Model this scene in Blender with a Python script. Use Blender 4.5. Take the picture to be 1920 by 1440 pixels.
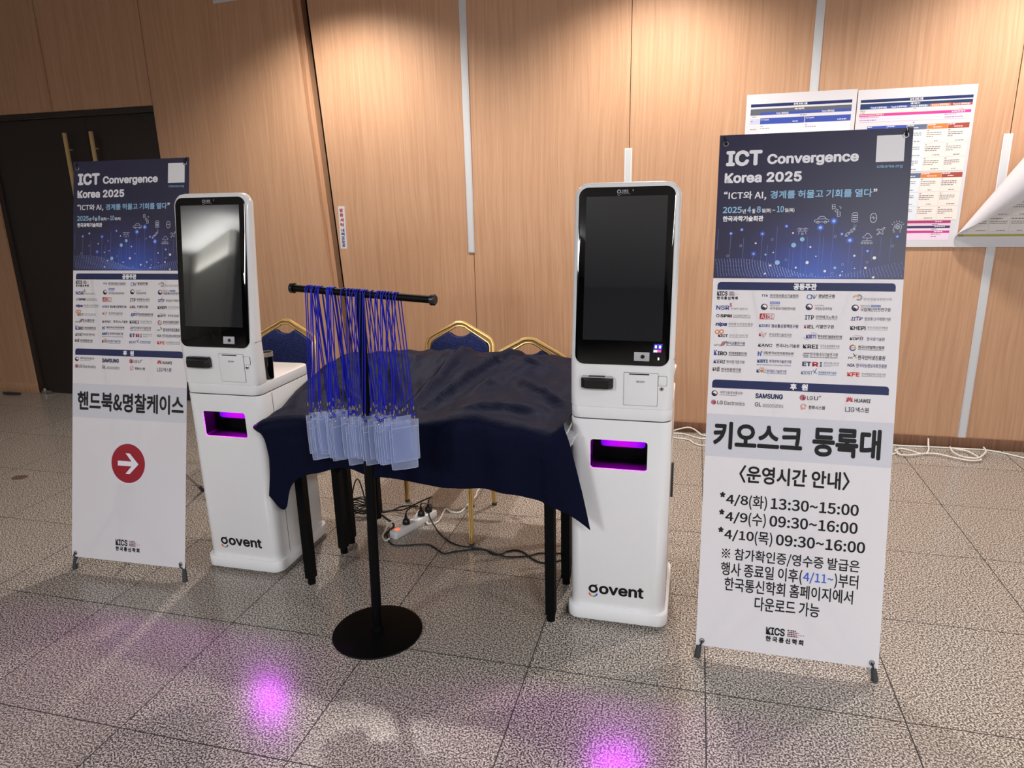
import bpy, bmesh, math, random
from mathutils import Vector, Matrix, noise
random.seed(7)
for o in list(bpy.data.objects): bpy.data.objects.remove(o)
SC = bpy.context.scene
COL = SC.collection
PI = math.pi

# ------------------------------------------------------------------ camera
cam_d = bpy.data.cameras.new('camera'); cam = bpy.data.objects.new('camera', cam_d); COL.objects.link(cam)
SC.camera = cam
FPX = 1307.91
cam_d.sensor_width = 36.0; cam_d.lens = FPX / 1920 * 36.0; cam_d.clip_start = .02; cam_d.clip_end = 60
PITCH, ROLL, YAW, CAMH = .265747, -.023536, -.258286, 1.63
fw = Vector((math.sin(YAW), math.cos(YAW), 0)); rt = Vector((math.cos(YAW), -math.sin(YAW), 0)); up = Vector((0, 0, 1))
f2 = fw*math.cos(PITCH) - up*math.sin(PITCH); u2 = up*math.cos(PITCH) + fw*math.sin(PITCH)
r3 = rt*math.cos(ROLL) + u2*math.sin(ROLL); u3 = u2*math.cos(ROLL) - rt*math.sin(ROLL)
cm = Matrix((r3, u3, -f2)).transposed().to_4x4(); cm.translation = Vector((0, 0, CAMH))
cam.matrix_world = cm

# ------------------------------------------------------------------ world, lights, exposure
w = bpy.data.worlds.new('world'); SC.world = w; w.use_nodes = True
w.node_tree.nodes['Background'].inputs[0].default_value = (.9, .95, 1, 1)
w.node_tree.nodes['Background'].inputs[1].default_value = .05
SC.view_settings.view_transform = 'Standard'; SC.view_settings.look = 'None'
SC.view_settings.exposure = 0.0; SC.view_settings.gamma = 1.0; SC.view_settings.use_curve_mapping = False
WALL = 4.77; CEIL = 3.25
def spot(name, loc, target, energy, color, size, blend=1.0, radius=.04):
    d = bpy.data.lights.new(name, 'SPOT'); d.energy = energy; d.color = color; d.spot_size = math.radians(size); d.spot_blend = blend; d.shadow_soft_size = radius
    o = bpy.data.objects.new(name, d); COL.objects.link(o); o.location = loc
    o.rotation_euler = (Vector(target) - Vector(loc)).to_track_quat('-Z', 'Y').to_euler(); return o
def area(name, loc, energy, color, sx, sy, rot=(0, 0, 0)):
    d = bpy.data.lights.new(name, 'AREA'); d.shape = 'RECTANGLE'; d.size = sx; d.size_y = sy; d.energy = energy; d.color = color
    o = bpy.data.objects.new(name, d); COL.objects.link(o); o.location = loc; o.rotation_euler = rot; return o
WARM = (1, .93, .85)
for x in (-2.3, -.25, 1.75):
    spot('downlight', (x, 4.06, CEIL-.03), (x, 3.9, 0), 188, WARM, 132, .7, .05)
for x, y, e, tilt in ((-3.4, -2.5, 185, -35), (2.1, -2.5, 235, 0), (3.6, .6, 70, 0)):
    area('ceiling_lamp', (x, y, CEIL-.02 if not tilt else CEIL-.38), e, (.92, .95, 1), 1.2, .6, (0, math.radians(tilt), 0))
# cove lamp on the slanting lobby wall, throwing light up onto the ceiling
area('cove_lamp', (-7.55, -4.62, 2.85), 95, (1, .99, .95), 3.4, .18, (PI, 0, math.radians(40.8)))

# ------------------------------------------------------------------ materials
def S(r, g, b):
    f = lambda c: (c/255/12.92) if c/255 <= .04045 else ((c/255+.055)/1.055)**2.4
    return (f(r), f(g), f(b), 1)
MATS = {}
def mat(name, rgb, rough=.5, metal=0, spec=.5, coat=0, trans=0, emit=None, es=0, alpha=1):
    if name in MATS: return MATS[name]
    m = bpy.data.materials.new(name); m.use_nodes = True; b = m.node_tree.nodes['Principled BSDF']
    b.inputs['Base Color'].default_value = S(*rgb); b.inputs['Roughness'].default_value = rough; b.inputs['Metallic'].default_value = metal
    b.inputs['Specular IOR Level'].default_value = spec; b.inputs['Coat Weight'].default_value = coat; b.inputs['Coat Roughness'].default_value = .05
    b.inputs['Transmission Weight'].default_value = trans; b.inputs['Alpha'].default_value = alpha
    if emit: b.inputs['Emission Color'].default_value = S(*emit); b.inputs['Emission Strength'].default_value = es
    MATS[name] = m; return m
class NT:
    def __init__(s, m): s.t = m.node_tree; s.n = s.t.nodes; s.bsdf = s.n['Principled BSDF']
    def new(s, typ, **k):
        n = s.n.new(typ)
        for a, v in k.items(): setattr(n, a, v)
        return n
    def link(s, a, b): s.t.links.new(a, b)
    def math(s, op, a, b=None, c=None):
        n = s.new('ShaderNodeMath', operation=op)
        for i, v in enumerate((a, b, c)):
            if v is None: continue
            if isinstance(v, (int, float)): n.inputs[i].default_value = v
            else: s.link(v, n.inputs[i])
        return n.outputs[0]
    def mix(s, f, a, b):
        n = s.new('ShaderNodeMix', data_type='RGBA')
        for i, v in ((0, f), (6, a), (7, b)):
            if isinstance(v, (int, float)): n.inputs[i].default_value = v
            elif isinstance(v, tuple): n.inputs[i].default_value = v
            else: s.link(v, n.inputs[i])
        return n.outputs[2]
    def ramp(s, f, stops):
        n = s.new('ShaderNodeValToRGB'); cr = n.color_ramp
        while len(cr.elements) < len(stops): cr.elements.new(.5)
        for e, (p, c) in zip(cr.elements, stops): e.position = p; e.color = c
        s.link(f, n.inputs[0]); return n.outputs[0]
    def noise(s, vec, scale, detail=3, rough=.5):
        n = s.new('ShaderNodeTexNoise'); n.inputs['Scale'].default_value = scale; n.inputs['Detail'].default_value = detail; n.inputs['Roughness'].default_value = rough
        s.link(vec, n.inputs['Vector']); return n.outputs['Fac']
    def mapping(s, vec, scale=(1, 1, 1), loc=(0, 0, 0)):
        n = s.new('ShaderNodeMapping'); n.inputs['Scale'].default_value = scale; n.inputs['Location'].default_value = loc
        s.link(vec, n.inputs['Vector']); return n.outputs[0]
    def obj(s): return s.new('ShaderNodeTexCoord').outputs['Object']
    def bump(s, h, strength, dist=.002):
        n = s.new('ShaderNodeBump'); n.inputs['Strength'].default_value = strength; n.inputs['Distance'].default_value = dist
        s.link(h, n.inputs['Height']); s.link(n.outputs[0], s.bsdf.inputs['Normal'])

def wood_mat(name, base, dark, light):
    m = mat(name, (200, 150, 110), .42, 0, .35); t = NT(m); o = t.obj()
    warp = t.noise(t.mapping(o, (2.2, 2.2, .5)), 1.0, 2)
    v = t.new('ShaderNodeVectorMath', operation='ADD'); t.link(o, v.inputs[0])
    sc = t.new('ShaderNodeCombineXYZ'); t.link(t.math('MULTIPLY', warp, .16), sc.inputs[0]); t.link(sc.outputs[0], v.inputs[1])
    g1 = t.noise(t.mapping(v.outputs[0], (85, 85, 1.7)), 1.0, 5, .65)
    g2 = t.noise(t.mapping(o, (230, 230, 5)), 1.0, 2, .5)
    big = t.noise(t.mapping(o, (3, 3, .35)), 1.0, 2)
    c = t.ramp(g1, [(.30, S(*dark)), (.50, S(*base)), (.72, S(*light))])
    c = t.mix(t.math('MULTIPLY', t.ramp(g2, [(.50, (0, 0, 0, 1)), (.68, (1, 1, 1, 1))]), .30), c, S(*dark))
    c = t.mix(t.math('MULTIPLY', big, .28), c, S(*light))
    t.link(c, t.bsdf.inputs['Base Color']); t.bump(g1, .12, .001)
    return m
M_WOOD = wood_mat('oak_laminate', (193, 150, 118), (178, 135, 103), (203, 163, 131))
M_BASEB = wood_mat('dark_oak', (118, 84, 64), (88, 60, 46), (134, 98, 76))
def floor_mat():
    m = mat('granite_tile', (160, 150, 140), .25, 0, .5); t = NT(m); o = t.obj()
    sp = t.new('ShaderNodeSeparateXYZ'); t.link(o, sp.inputs[0])
    TX, TY = .608, .5835
    ax = t.math('DIVIDE', t.math('SUBTRACT', sp.outputs[0], .097-.608*20), TX); ay = t.math('DIVIDE', t.math('SUBTRACT', sp.outputs[1], 2.078-TY*20), TY)
    fx, fy = t.math('FRACT', ax), t.math('FRACT', ay)
    ex = t.math('MULTIPLY', t.math('MINIMUM', fx, t.math('SUBTRACT', 1, fx)), TX); ey = t.math('MULTIPLY', t.math('MINIMUM', fy, t.math('SUBTRACT', 1, fy)), TY)
    joint = t.math('LESS_THAN', t.math('MINIMUM', ex, ey), .0021)
    cell = t.new('ShaderNodeCombineXYZ'); t.link(t.math('FLOOR', ax), cell.inputs[0]); t.link(t.math('FLOOR', ay), cell.inputs[1])
    wn = t.new('ShaderNodeTexWhiteNoise', noise_dimensions='2D'); t.link(cell.outputs[0], wn.inputs['Vector'])
    off = t.new('ShaderNodeVectorMath', operation='MULTIPLY_ADD'); t.link(wn.outputs['Color'], off.inputs[0]); off.inputs[1].default_value = (9, 9, 0); t.link(o, off.inputs[2])
    n1 = t.noise(off.outputs[0], 165, 3, .6); n2 = t.noise(off.outputs[0], 330, 2, .5); n3 = t.noise(off.outputs[0], 5, 2)
    c = t.ramp(n1, [(.435, S(42, 38, 38)), (.48, S(104, 96, 91)), (.535, S(196, 186, 175)), (.66, S(232, 223, 213))])
    c = t.mix(t.math('MULTIPLY', t.ramp(n2, [(.36, (1, 1, 1, 1)), (.44, (0, 0, 0, 1))]), .6), c, S(58, 52, 52))
    c = t.mix(t.math('MULTIPLY', wn.outputs['Value'], .22), c, S(136, 122, 112))
    c = t.mix(t.math('MULTIPLY', n3, .18), c, S(150, 138, 128))
    sx, sy = t.math('ADD', sp.outputs[0], 4.008), t.math('ADD', sp.outputs[1], -3.13)
    sd = t.math('SQRT', t.math('ADD', t.math('MULTIPLY', sx, sx), t.math('MULTIPLY', t.math('MULTIPLY', sy, sy), 1.6)))
    c = t.mix(t.math('MULTIPLY', t.math('LESS_THAN', t.math('ADD', sd, t.math('MULTIPLY', n3, .03)), .062), .75), c, S(74, 46, 34))   # dried spill
    c = t.mix(joint, c, S(46, 42, 40))
    t.link(c, t.bsdf.inputs['Base Color'])
    r = t.math('ADD', t.math('MULTIPLY', n1, .12), .155); t.link(t.math('MAXIMUM', r, t.math('MULTIPLY', joint, .8)), t.bsdf.inputs['Roughness'])
    t.bump(t.math('SUBTRACT', n1, t.math('MULTIPLY', joint, 2)), .10, .0015)
    return m
M_FLOOR = floor_mat()
M_WHITE = mat('white_gloss_shell', (233, 232, 232), .22, 0, .5, coat=.3)
M_GROOVE = mat('panel_gap', (66, 62, 62), .7)
M_BLACKG = mat('black_glass', (6, 6, 7), .03, 0, .5)
M_LCD = mat('dark_display', (36, 37, 40), .035, 0, 1.0)
M_BLACK = mat('black_plastic', (13, 13, 14), .35)
M_BLKMET = mat('black_steel', (5, 5, 6), .5, 0, .12)
M_SILVER = mat('silver_metal', (188, 188, 190), .25, 1)
M_GOLD = mat('gold_metal', (226, 190, 120), .3, .75)
M_BRASS = mat('brass', (226, 196, 138), .35, .4)
M_STRIP = mat('strip_grey', (204, 207, 211), .4)
M_DOOR = mat('dark_door', (44, 36, 34), .45)
M_PLATE = mat('grey_plate', (176, 176, 178), .4)
M_RUBBER = mat('grey_rubber', (52, 52, 54), .6)
M_POLE = mat('grey_pole', (150, 147, 145), .4)
M_WCABLE = mat('white_cable', (225, 220, 212), .45)
M_BCABLE = mat('black_cable', (12, 12, 13), .45)
M_PAPER = mat('paper', (212, 210, 216), .6)
M_CEIL = mat('ceiling_paint', (215, 215, 215), .7)
M_FARW = mat('far_wall', (60, 56, 54), .7)
M_FARL = mat('side_wall', (190, 188, 182), .6)
def cloth_mat():
    m = mat('navy_cloth', (11, 13, 31), .6, 0, .13); t = NT(m); b = t.bsdf
    b.inputs['Specular Tint'].default_value = (.42, .50, 1, 1)
    n = t.noise(t.mapping(t.obj(), (9, 14, 9)), 1.0, 4, .6)
    t.bump(n, .35, .02); return m
M_CLOTH = cloth_mat()
def upholstery():
    m = mat('blue_upholstery', (30, 38, 84), .75, 0, .2); t = NT(m); o = t.obj()
    n = t.noise(o, 260, 2, .5)
    t.link(t.ramp(n, [(.40, S(20, 26, 62)), (.62, S(48, 60, 118))]), t.bsdf.inputs['Base Color']); t.bump(n, .3, .001); return m
M_UPH = upholstery()
def vinyl():
    m = bpy.data.materials.new('frosted_vinyl'); m.use_nodes = True; t = NT(m); n = t.n; b = t.bsdf
    b.inputs['Base Color'].default_value = S(168, 181, 216); b.inputs['Roughness'].default_value = .22
    tr = n.new('ShaderNodeBsdfTransparent'); tr.inputs[0].default_value = (.86, .90, 1, 1)
    tl = n.new('ShaderNodeBsdfTranslucent'); tl.inputs[0].default_value = S(180, 192, 226)
    m1 = n.new('ShaderNodeMixShader'); m1.inputs[0].default_value = .35; m2 = n.new('ShaderNodeMixShader'); m2.inputs[0].default_value = .40
    t.link(b.outputs[0], m1.inputs[1]); t.link(tl.outputs[0], m1.inputs[2]); t.link(m1.outputs[0], m2.inputs[1]); t.link(tr.outputs[0], m2.inputs[2])
    t.link(m2.outputs[0], n['Material Output'].inputs[0]); return m
M_VINYL = vinyl()
M_RIM = mat('vinyl_rim', (186, 197, 226), .3)
M_CORD = mat('blue_cord', (17, 25, 172), .5, 0, .3)
def sheet_mat(name, rgb):
    m = mat(name, rgb, .42, 0, .4); t = NT(m); n = t.n
    tl = n.new('ShaderNodeBsdfTranslucent'); tl.inputs[0].default_value = S(*rgb); mx = n.new('ShaderNodeMixShader'); mx.inputs[0].default_value = .20
    t.link(t.bsdf.outputs[0], mx.inputs[1]); t.link(tl.outputs[0], mx.inputs[2]); t.link(mx.outputs[0], n['Material Output'].inputs[0]); return m
M_SHEET = sheet_mat('banner_vinyl', (228, 226, 230))
def artwork():
    m = mat('night_artwork', (30, 28, 60), .38, 0, .45); t = NT(m); sp = t.new('ShaderNodeSeparateXYZ'); t.link(t.obj(), sp.inputs[0])
    dx = t.math('DIVIDE', t.math('SUBTRACT', sp.outputs[0], .02), .30); dz = t.math('DIVIDE', t.math('SUBTRACT', sp.outputs[2], 1.31), .24)
    d = t.math('SQRT', t.math('ADD', t.math('MULTIPLY', dx, dx), t.math('MULTIPLY', dz, dz)))
    c = t.ramp(d, [(0, S(58, 92, 190)), (.30, S(48, 72, 158)), (.62, S(46, 46, 100)), (1.0, S(40, 36, 66))])
    t.link(c, t.bsdf.inputs['Base Color']); return m
M_ART = artwork()
PC = {}
def pm(rgb):
    if rgb not in PC: PC[rgb] = mat('print_%02x%02x%02x' % rgb, rgb, .45, 0, .35)
    return PC[rgb]

# ------------------------------------------------------------------ mesh builder
class MB:
    def __init__(s): s.v = []; s.f = []; s.m = []; s.mats = []
    def mi(s, m):
        if m not in s.mats: s.mats.append(m)
        return s.mats.index(m)
    def add(s, vs, fs, m, M=None):
        k = len(s.v); i = s.mi(m)
        s.v += [tuple(M @ Vector(p)) if M else tuple(p) for p in vs]
        for f in fs: s.f.append([k+a for a in f]); s.m.append(i)
    def loft(s, secs, m, M=None, cap=True, closed=False):
        n = len(secs[0]); vs = [p for q in secs for p in q]; fs = []
        R = len(secs)
        for a in range(R if closed else R-1):
            b = (a+1) % R
            for i in range(n):
                j = (i+1) % n; fs.append((a*n+i, a*n+j, b*n+j, b*n+i))
        if cap and not closed: fs.append(tuple(range(n-1, -1, -1))); fs.append(tuple((R-1)*n+i for i in range(n)))
        s.add(vs, fs, m, M)
    def box(s, x0, x1, y0, y1, z0, z1, m, ch=0, M=None):
        if ch:
            s.slab([(x0, y0), (x1, y0), (x1, y1), (x0, y1)], z0, z1, m, ch, M=M); return
        s.add([(x0, y0, z0), (x1, y0, z0), (x1, y1, z0), (x0, y1, z0), (x0, y0, z1), (x1, y0, z1), (x1, y1, z1), (x0, y1, z1)],
              [(3, 2, 1, 0), (4, 5, 6, 7), (0, 1, 5, 4), (1, 2, 6, 5), (2, 3, 7, 6), (3, 0, 4, 7)], m, M)
    def slab(s, outline, d0, d1, m, ch=0, axis='z', M=None):
        cx = sum(p[0] for p in outline)/len(outline); cy = sum(p[1] for p in outline)/len(outline)
        wx = max(abs(p[0]-cx) for p in outline) or 1; wy = max(abs(p[1]-cy) for p in outline) or 1
        def sec(d, c): 
            q = [(cx+(p[0]-cx)*(1-c/wx), cy+(p[1]-cy)*(1-c/wy)) for p in outline]
            return [(a, b, d) for a, b in q] if axis == 'z' else ([(a, d, b) for a, b in q] if axis == 'y' else [(d, a, b) for a, b in q])
        if ch: secs = [sec(d0, ch), sec(d0+ch*.3, ch*.3), sec(d0+ch, 0), sec(d1-ch, 0), sec(d1-ch*.3, ch*.3), sec(d1, ch)]
        else: secs = [sec(d0, 0), sec(d1, 0)]
        s.loft(secs, m, M)
    def tube(s, path, r, m, n=8, closed=False, M=None, square=False):
        P = [Vector(p) for p in path]; L = len(P); secs = []; prev = None
        for i in range(L):
            a = P[(i-1) % L] if closed else P[max(i-1, 0)]; b = P[(i+1) % L] if closed else P[min(i+1, L-1)]
            t = (b-a).normalized()
            if prev is None: prev = t.orthogonal().normalized() if abs(t.z) < .9 else Vector((1, 0, 0))
            u = (prev - t*prev.dot(t)).normalized(); v = t.cross(u); prev = u
            rr = r[i] if isinstance(r, (list, tuple)) else r
            ph = PI/n if square else 0
            secs.append([tuple(P[i] + (u*math.cos(2*PI*k/n+ph) + v*math.sin(2*PI*k/n+ph))*rr) for k in range(n)])
        s.loft(secs, m, M, closed=closed)
    def lathe(s, prof, m, n=32, M=None):
        s.loft([[(r*math.cos(2*PI*k/n), r*math.sin(2*PI*k/n), z) for k in range(n)] for r, z in prof], m, M)
    def torus(s, R, r, m, M=None, n=16, k=6, a0=0, a1=2*PI):
        full = abs(a1-a0-2*PI) < 1e-6; N = n if full else n+1
        s.loft([[((R+r*math.cos(2*PI*j/k))*math.cos(a), (R+r*math.cos(2*PI*j/k))*math.sin(a), r*math.sin(2*PI*j/k)) for j in range(k)]
                for a in [a0+(a1-a0)*i/n for i in range(N)]], m, M, closed=full)
    def build(s, name, parent=None, loc=(0, 0, 0), rot=(0, 0, 0), smooth=True, recalc=True, ang=35):
        me = bpy.data.meshes.new(name); me.from_pydata(s.v, [], s.f)
        for m in s.mats: me.materials.append(m)
        me.polygons.foreach_set('material_index', s.m)
        if recalc:
            bm = bmesh.new(); bm.from_mesh(me); bmesh.ops.recalc_face_normals(bm, faces=bm.faces); bm.to_mesh(me); bm.free()
        if smooth:
            me.polygons.foreach_set('use_smooth', [True]*len(me.polygons)); me.set_sharp_from_angle(angle=math.radians(ang))
        me.update()
        o = bpy.data.objects.new(name, me); COL.objects.link(o); o.location = loc; o.rotation_euler = rot
        if parent: o.parent = parent
        return o
def rr(cx, cy, w, h, r, n=6):
    out = []
    for (sx, sy, a) in ((1, 1, 0), (-1, 1, 90), (-1, -1, 180), (1, -1, 270)):
        for i in range(n+1):
            t = math.radians(a + 90*i/n); out.append((cx+sx*(w/2-r)+r*math.cos(t), cy+sy*(h/2-r)+r*math.sin(t)))
    return out
def thing(name, label, cat, loc=(0, 0, 0), rz=0, group=None):
    o = bpy.data.objects.new(name, None); COL.objects.link(o); o.empty_display_size = .1; o.location = loc; o.rotation_euler = (0, 0, rz)
    return tag(o, label, cat, group)
def tag(o, label, cat, group=None):
    o['label'] = label; o['category'] = cat
    if group: o['group'] = group
    return o
def struct(o, label=None, cat=None):
    o['kind'] = 'structure'
    if label: o['label'] = label
    if cat: o['category'] = cat
    return o
def spline(pts, k=6, closed=False):
    P = [Vector(p) for p in pts]; n = len(P); out = []
    for i in range(n if closed else n-1):
        if closed: a, b, c, d = P[(i-1) % n], P[i], P[(i+1) % n], P[(i+2) % n]
        else: a, b, c, d = P[max(i-1, 0)], P[i], P[i+1], P[min(i+2, n-1)]
        for j in range(k):
            t = j/k; out.append(.5*((2*b)+(c-a)*t+(2*a-5*b+4*c-d)*t*t+(3*b-a-3*c+d)*t**3))
    if not closed: out.append(P[-1])
    return out

# ------------------------------------------------------------------ printing: lettering and flat marks
FONTS = {}
def font(s):
    # Blender ships these two faces; without them its built-in face serves
    import os
    k = 'Noto Sans CJK Regular.woff2' if any(ord(c) > 0x2000 for c in s) or s[:1].isdigit() or s[:1] == '*' else 'Inter.woff2'
    if k not in FONTS:
        try: FONTS[k] = bpy.data.fonts.load(os.path.join(bpy.utils.system_resource('DATAFILES'), 'fonts', k))
        except Exception: FONTS[k] = None
    return FONTS[k]
TXT = {}
def text_geo(s, bold):
    k = s
    if k in TXT: return TXT[k]
    c = bpy.data.curves.new('t', 'FONT'); c.body = s; c.resolution_u = 4
    if font(s): c.font = font(s)
    o = bpy.data.objects.new('t', c); COL.objects.link(o)
    dg = bpy.context.evaluated_depsgraph_get(); e = o.evaluated_get(dg); me = e.to_mesh()
    vs = [(v.co.x, v.co.y) for v in me.vertices]; fs = [tuple(p.vertices) for p in me.polygons]
    e.to_mesh_clear(); bpy.data.objects.remove(o); bpy.data.curves.remove(c)
    x0 = min(v[0] for v in vs); x1 = max(v[0] for v in vs); y0 = min(v[1] for v in vs); y1 = max(v[1] for v in vs)
    TXT[k] = (vs, fs, x0, x1, y0, y1); return TXT[k]
class Print(MB):
    """flat marks on a sheet facing local -y; u along x, v along z; each layer lies 0.3 mm in front of the last"""
    L = .0003
    def poly(s, pts, rgb, layer=1):
        a = sum(pts[i][0]*pts[(i+1) % len(pts)][1]-pts[(i+1) % len(pts)][0]*pts[i][1] for i in range(len(pts)))
        if a < 0: pts = pts[::-1]
        s.add([(u, -s.L*layer, v) for u, v in pts], [tuple(range(len(pts)))], rgb if not isinstance(rgb, tuple) else pm(rgb))
    def rect(s, u0, v0, u1, v1, rgb, layer=1): s.poly([(u0, v0), (u1, v0), (u1, v1), (u0, v1)], rgb, layer)
    def disc(s, u, v, r, rgb, layer=2, n=20, ry=None, a0=0, a1=2*PI): s.poly([(u+r*math.cos(a0+(a1-a0)*i/n), v+(ry or r)*math.sin(a0+(a1-a0)*i/n)) for i in range(n if abs(a1-a0) > 6.28 else n+1)], rgb, layer)
    def line(s, pts, wd, rgb, layer=2, closed=False):
        P = list(pts) + ([pts[0]] if closed else [])
        for (a, b), (c, d) in zip(P, P[1:]):
            l = math.hypot(c-a, d-b)
            if l < 1e-7: continue
            ex, ey = (c-a)/l*wd*.25, (d-b)/l*wd*.25; nx, ny = -(d-b)/l*wd/2, (c-a)/l*wd/2
            s.poly([(a-ex+nx, b-ey+ny), (a-ex-nx, b-ey-ny), (c+ex-nx, d+ey-ny), (c+ex+nx, d+ey+ny)], rgb, layer)
    def ring(s, u, v, r, wd, rgb, layer=2, n=24, a0=0, a1=2*PI, ry=None):
        ry = ry or r
        for i in range(n):
            t0, t1 = a0+(a1-a0)*i/n, a0+(a1-a0)*(i+1)/n
            s.poly([(u+(r-wd/2)*math.cos(t0), v+(ry-wd/2)*math.sin(t0)), (u+(r+wd/2)*math.cos(t0), v+(ry+wd/2)*math.sin(t0)),
                    (u+(r+wd/2)*math.cos(t1), v+(ry+wd/2)*math.sin(t1)), (u+(r-wd/2)*math.cos(t1), v+(ry-wd/2)*math.sin(t1))], rgb, layer)
    def text(s, t, u0, v0, u1, v1, rgb, bold=0, layer=3, slant=0):
        vs, fs, x0, x1, y0, y1 = text_geo(t, bold)
        sx, sy = (u1-u0)/(x1-x0), (v1-v0)/(y1-y0)
        d = bold*.62; sx, sy = (u1-u0)/(x1-x0+2*d), (v1-v0)/(y1-y0+2*d)   # heavier weights are struck several times, shifted
        for q, (i, j) in enumerate(((0, 0),) if d == 0 else ((1, 0), (-1, 0), (0, 1), (0, -1), (.7, .7), (-.7, .7), (.7, -.7), (-.7, -.7))):
            s.add([(u0+(x-x0+d+i*d)*sx+slant*(y-y0)*sy, -s.L*layer-q*.00003, v0+(y-y0+d+j*d)*sy) for x, y in vs], fs, pm(rgb))

# ------------------------------------------------------------------ setting
b = MB(); b.box(-9.2, 5.2, -9.2, WALL+.3, -.1, 0, M_FLOOR); struct(b.build('floor', smooth=False), 'speckled granite tile floor with dark joints', 'floor')
b = MB(); b.box(-9.2, 5.2, -9.2, WALL+.3, CEIL, CEIL+.1, M_CEIL); struct(b.build('ceiling', smooth=False), 'plain white lobby ceiling', 'ceiling')
b = MB(); b.box(-9.2, 5.2, -9.3, -9.2, 0, CEIL, M_FARW); struct(b.build('wall_front', smooth=False), 'dark wall at the far end of the lobby', 'wall')
b = MB(); b.box(5.2, 5.3, -9.2, WALL+.3, 0, CEIL, M_FARL); struct(b.build('wall_right', smooth=False), 'pale side wall of the lobby', 'wall')
b = MB(); b.box(-9.3, -9.2, -9.2, WALL+.3, 0, CEIL, M_FARL); struct(b.build('wall_left', smooth=False), 'pale side wall beyond the dark door', 'wall')
b = MB(); b.box(-3.6, 0, -.1, 0, 0, CEIL, M_FARL); struct(b.build('wall_lobby', loc=(-6.89, -4.23, 0), rot=(0, 0, math.radians(40.8)), smooth=False), 'slanting pale wall deep in the lobby behind the camera', 'wall')
# right wall: four oak panels with thin open joints; its left edge leans a little along the shutter slot
def slotx(z, xt, xb): return xb + (xt-xb)*(z-1.2)/1.75
JO = [-1.515, -.443, .637, 1.70, 2.78, 3.86, 5.2]
b = MB(); g = .0022
e0, e1 = slotx(0, -2.645, -2.556), slotx(CEIL, -2.645, -2.556)
def quadbox(b, xa0, xa1, xb0, xb1, y0, y1, z0, z1, m):
    b.add([(xa0, y0, z0), (xb0, y0, z0), (xb0, y1, z0), (xa0, y1, z0), (xa1, y0, z1), (xb1, y0, z1), (xb1, y1, z1), (xa1, y1, z1)],
          [(3, 2, 1, 0), (4, 5, 6, 7), (0, 1, 5, 4), (1, 2, 6, 5), (2, 3, 7, 6), (3, 0, 4, 7)], m)
quadbox(b, e0, e1, JO[0]-g, JO[0]-g, WALL, WALL+.12, 0, CEIL, M_WOOD)
for a, c in zip(JO, JO[1:]): b.box(a+g, c-g, WALL, WALL+.12, 0, CEIL, M_WOOD)
b.box(-2.3, 5.2, WALL+.06, WALL+.121, 0, CEIL, M_BLACK)
struct(b.build('wall_back', smooth=False), 'bright oak panelled wall behind the table', 'wall')
# left wall with door opening
DX0, DX1, DZ = -5.675, -3.995, 2.337
b = MB(); f0, f1 = slotx(0, -2.757, -2.664), slotx(CEIL, -2.757, -2.664)
quadbox(b, -4.005, -4.005, f0, f1, WALL, WALL+.12, 0, CEIL, M_WOOD)
for a, c in ((-7.2, -6.0), (-6.0, -4.945), (-4.941, -4.009)): b.box(a+.002, c-.002, WALL, WALL+.12, DZ, CEIL, M_WOOD)
b.box(-9.2, DX0, WALL, WALL+.12, 0, DZ, M_WOOD); b.box(-9.2, -7.2, WALL, WALL+.12, DZ, CEIL, M_WOOD)
b.box(-7.2, -3.9, WALL+.06, WALL+.121, DZ, CEIL, M_BLACK)
quadbox(b, f0-.05, f1-.05, slotx(0, -2.722, -2.632), slotx(CEIL, -2.722, -2.632), WALL+.05, WALL+.12, 0, CEIL, M_WOOD)
struct(b.build('wall_side', smooth=False), 'shaded oak panelled wall around the dark door', 'wall')
b = MB(); b.box(-2.9, -2.3, WALL+.14, WALL+.2, 0, CEIL, M_BLACK); struct(b.build('trim_1', smooth=False), 'black fire shutter slot between the oak walls', 'trim')
# baseboards
b = MB(); b.box(e0, 5.2, WALL-.013, WALL, 0, .072, M_BASEB, .002); struct(b.build('baseboard_back'), 'dark wooden baseboard under the bright oak wall', 'baseboard')
b = MB(); b.box(DX1, f0, WALL-.013, WALL, 0, .072, M_BASEB, .002); b.box(-9.2, DX0+.015, WALL-.013, WALL, 0, .085, M_WOOD, .002); struct(b.build('baseboard_side'), 'wooden baseboard beside the dark door', 'baseboard')
# door frame and two leaves
b = MB(); b.box(DX0, DX1, WALL+.02, WALL+.12, DZ-.045, DZ, M_DOOR); b.box(DX0, DX0+.05, WALL+.02, WALL+.12, 0, DZ, M_DOOR); b.box(DX1-.012, DX1, WALL+.01, WALL+.12, 0, DZ, M_DOOR)
struct(b.build('trim_2', smooth=False), 'dark frame around the double door', 'door frame')
mid = -4.683
for i, (a, c, hx) in enumerate(((DX0+.05, mid-.002, -4.855), (mid+.002, DX1-.012, -4.602))):
    b = MB(); b.box(a, c, WALL+.035, WALL+.08, .006, DZ-.047, M_DOOR, .002)
    d = struct(b.build('door_%d' % (i+1)), ('left leaf of the black-brown double door' if i == 0 else 'right leaf of the black-brown double door, behind the banner'), 'door')
    b = MB(); b.box(hx-.013, hx+.013, WALL-.02, WALL-.004, 1.0, 2.175, M_BRASS, .003)
    for z in (1.12, 2.05): b.box(hx-.006, hx+.006, WALL-.006, WALL+.036, z-.006, z+.006, M_GOLD)
    b.build('door_handle', d)
    if i == 0:
        b = MB(); b.box(a+.0, a+.11, WALL+.0, WALL+.04, .004, .03, M_SILVER, .003); b.lathe([(.0, .0), (.014, .0), (.014, .045), (0, .045)], M_SILVER, 12, Matrix.Translation((a+.03, WALL+.01, .004)))
        b.build('floor_hinge', d)
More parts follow.
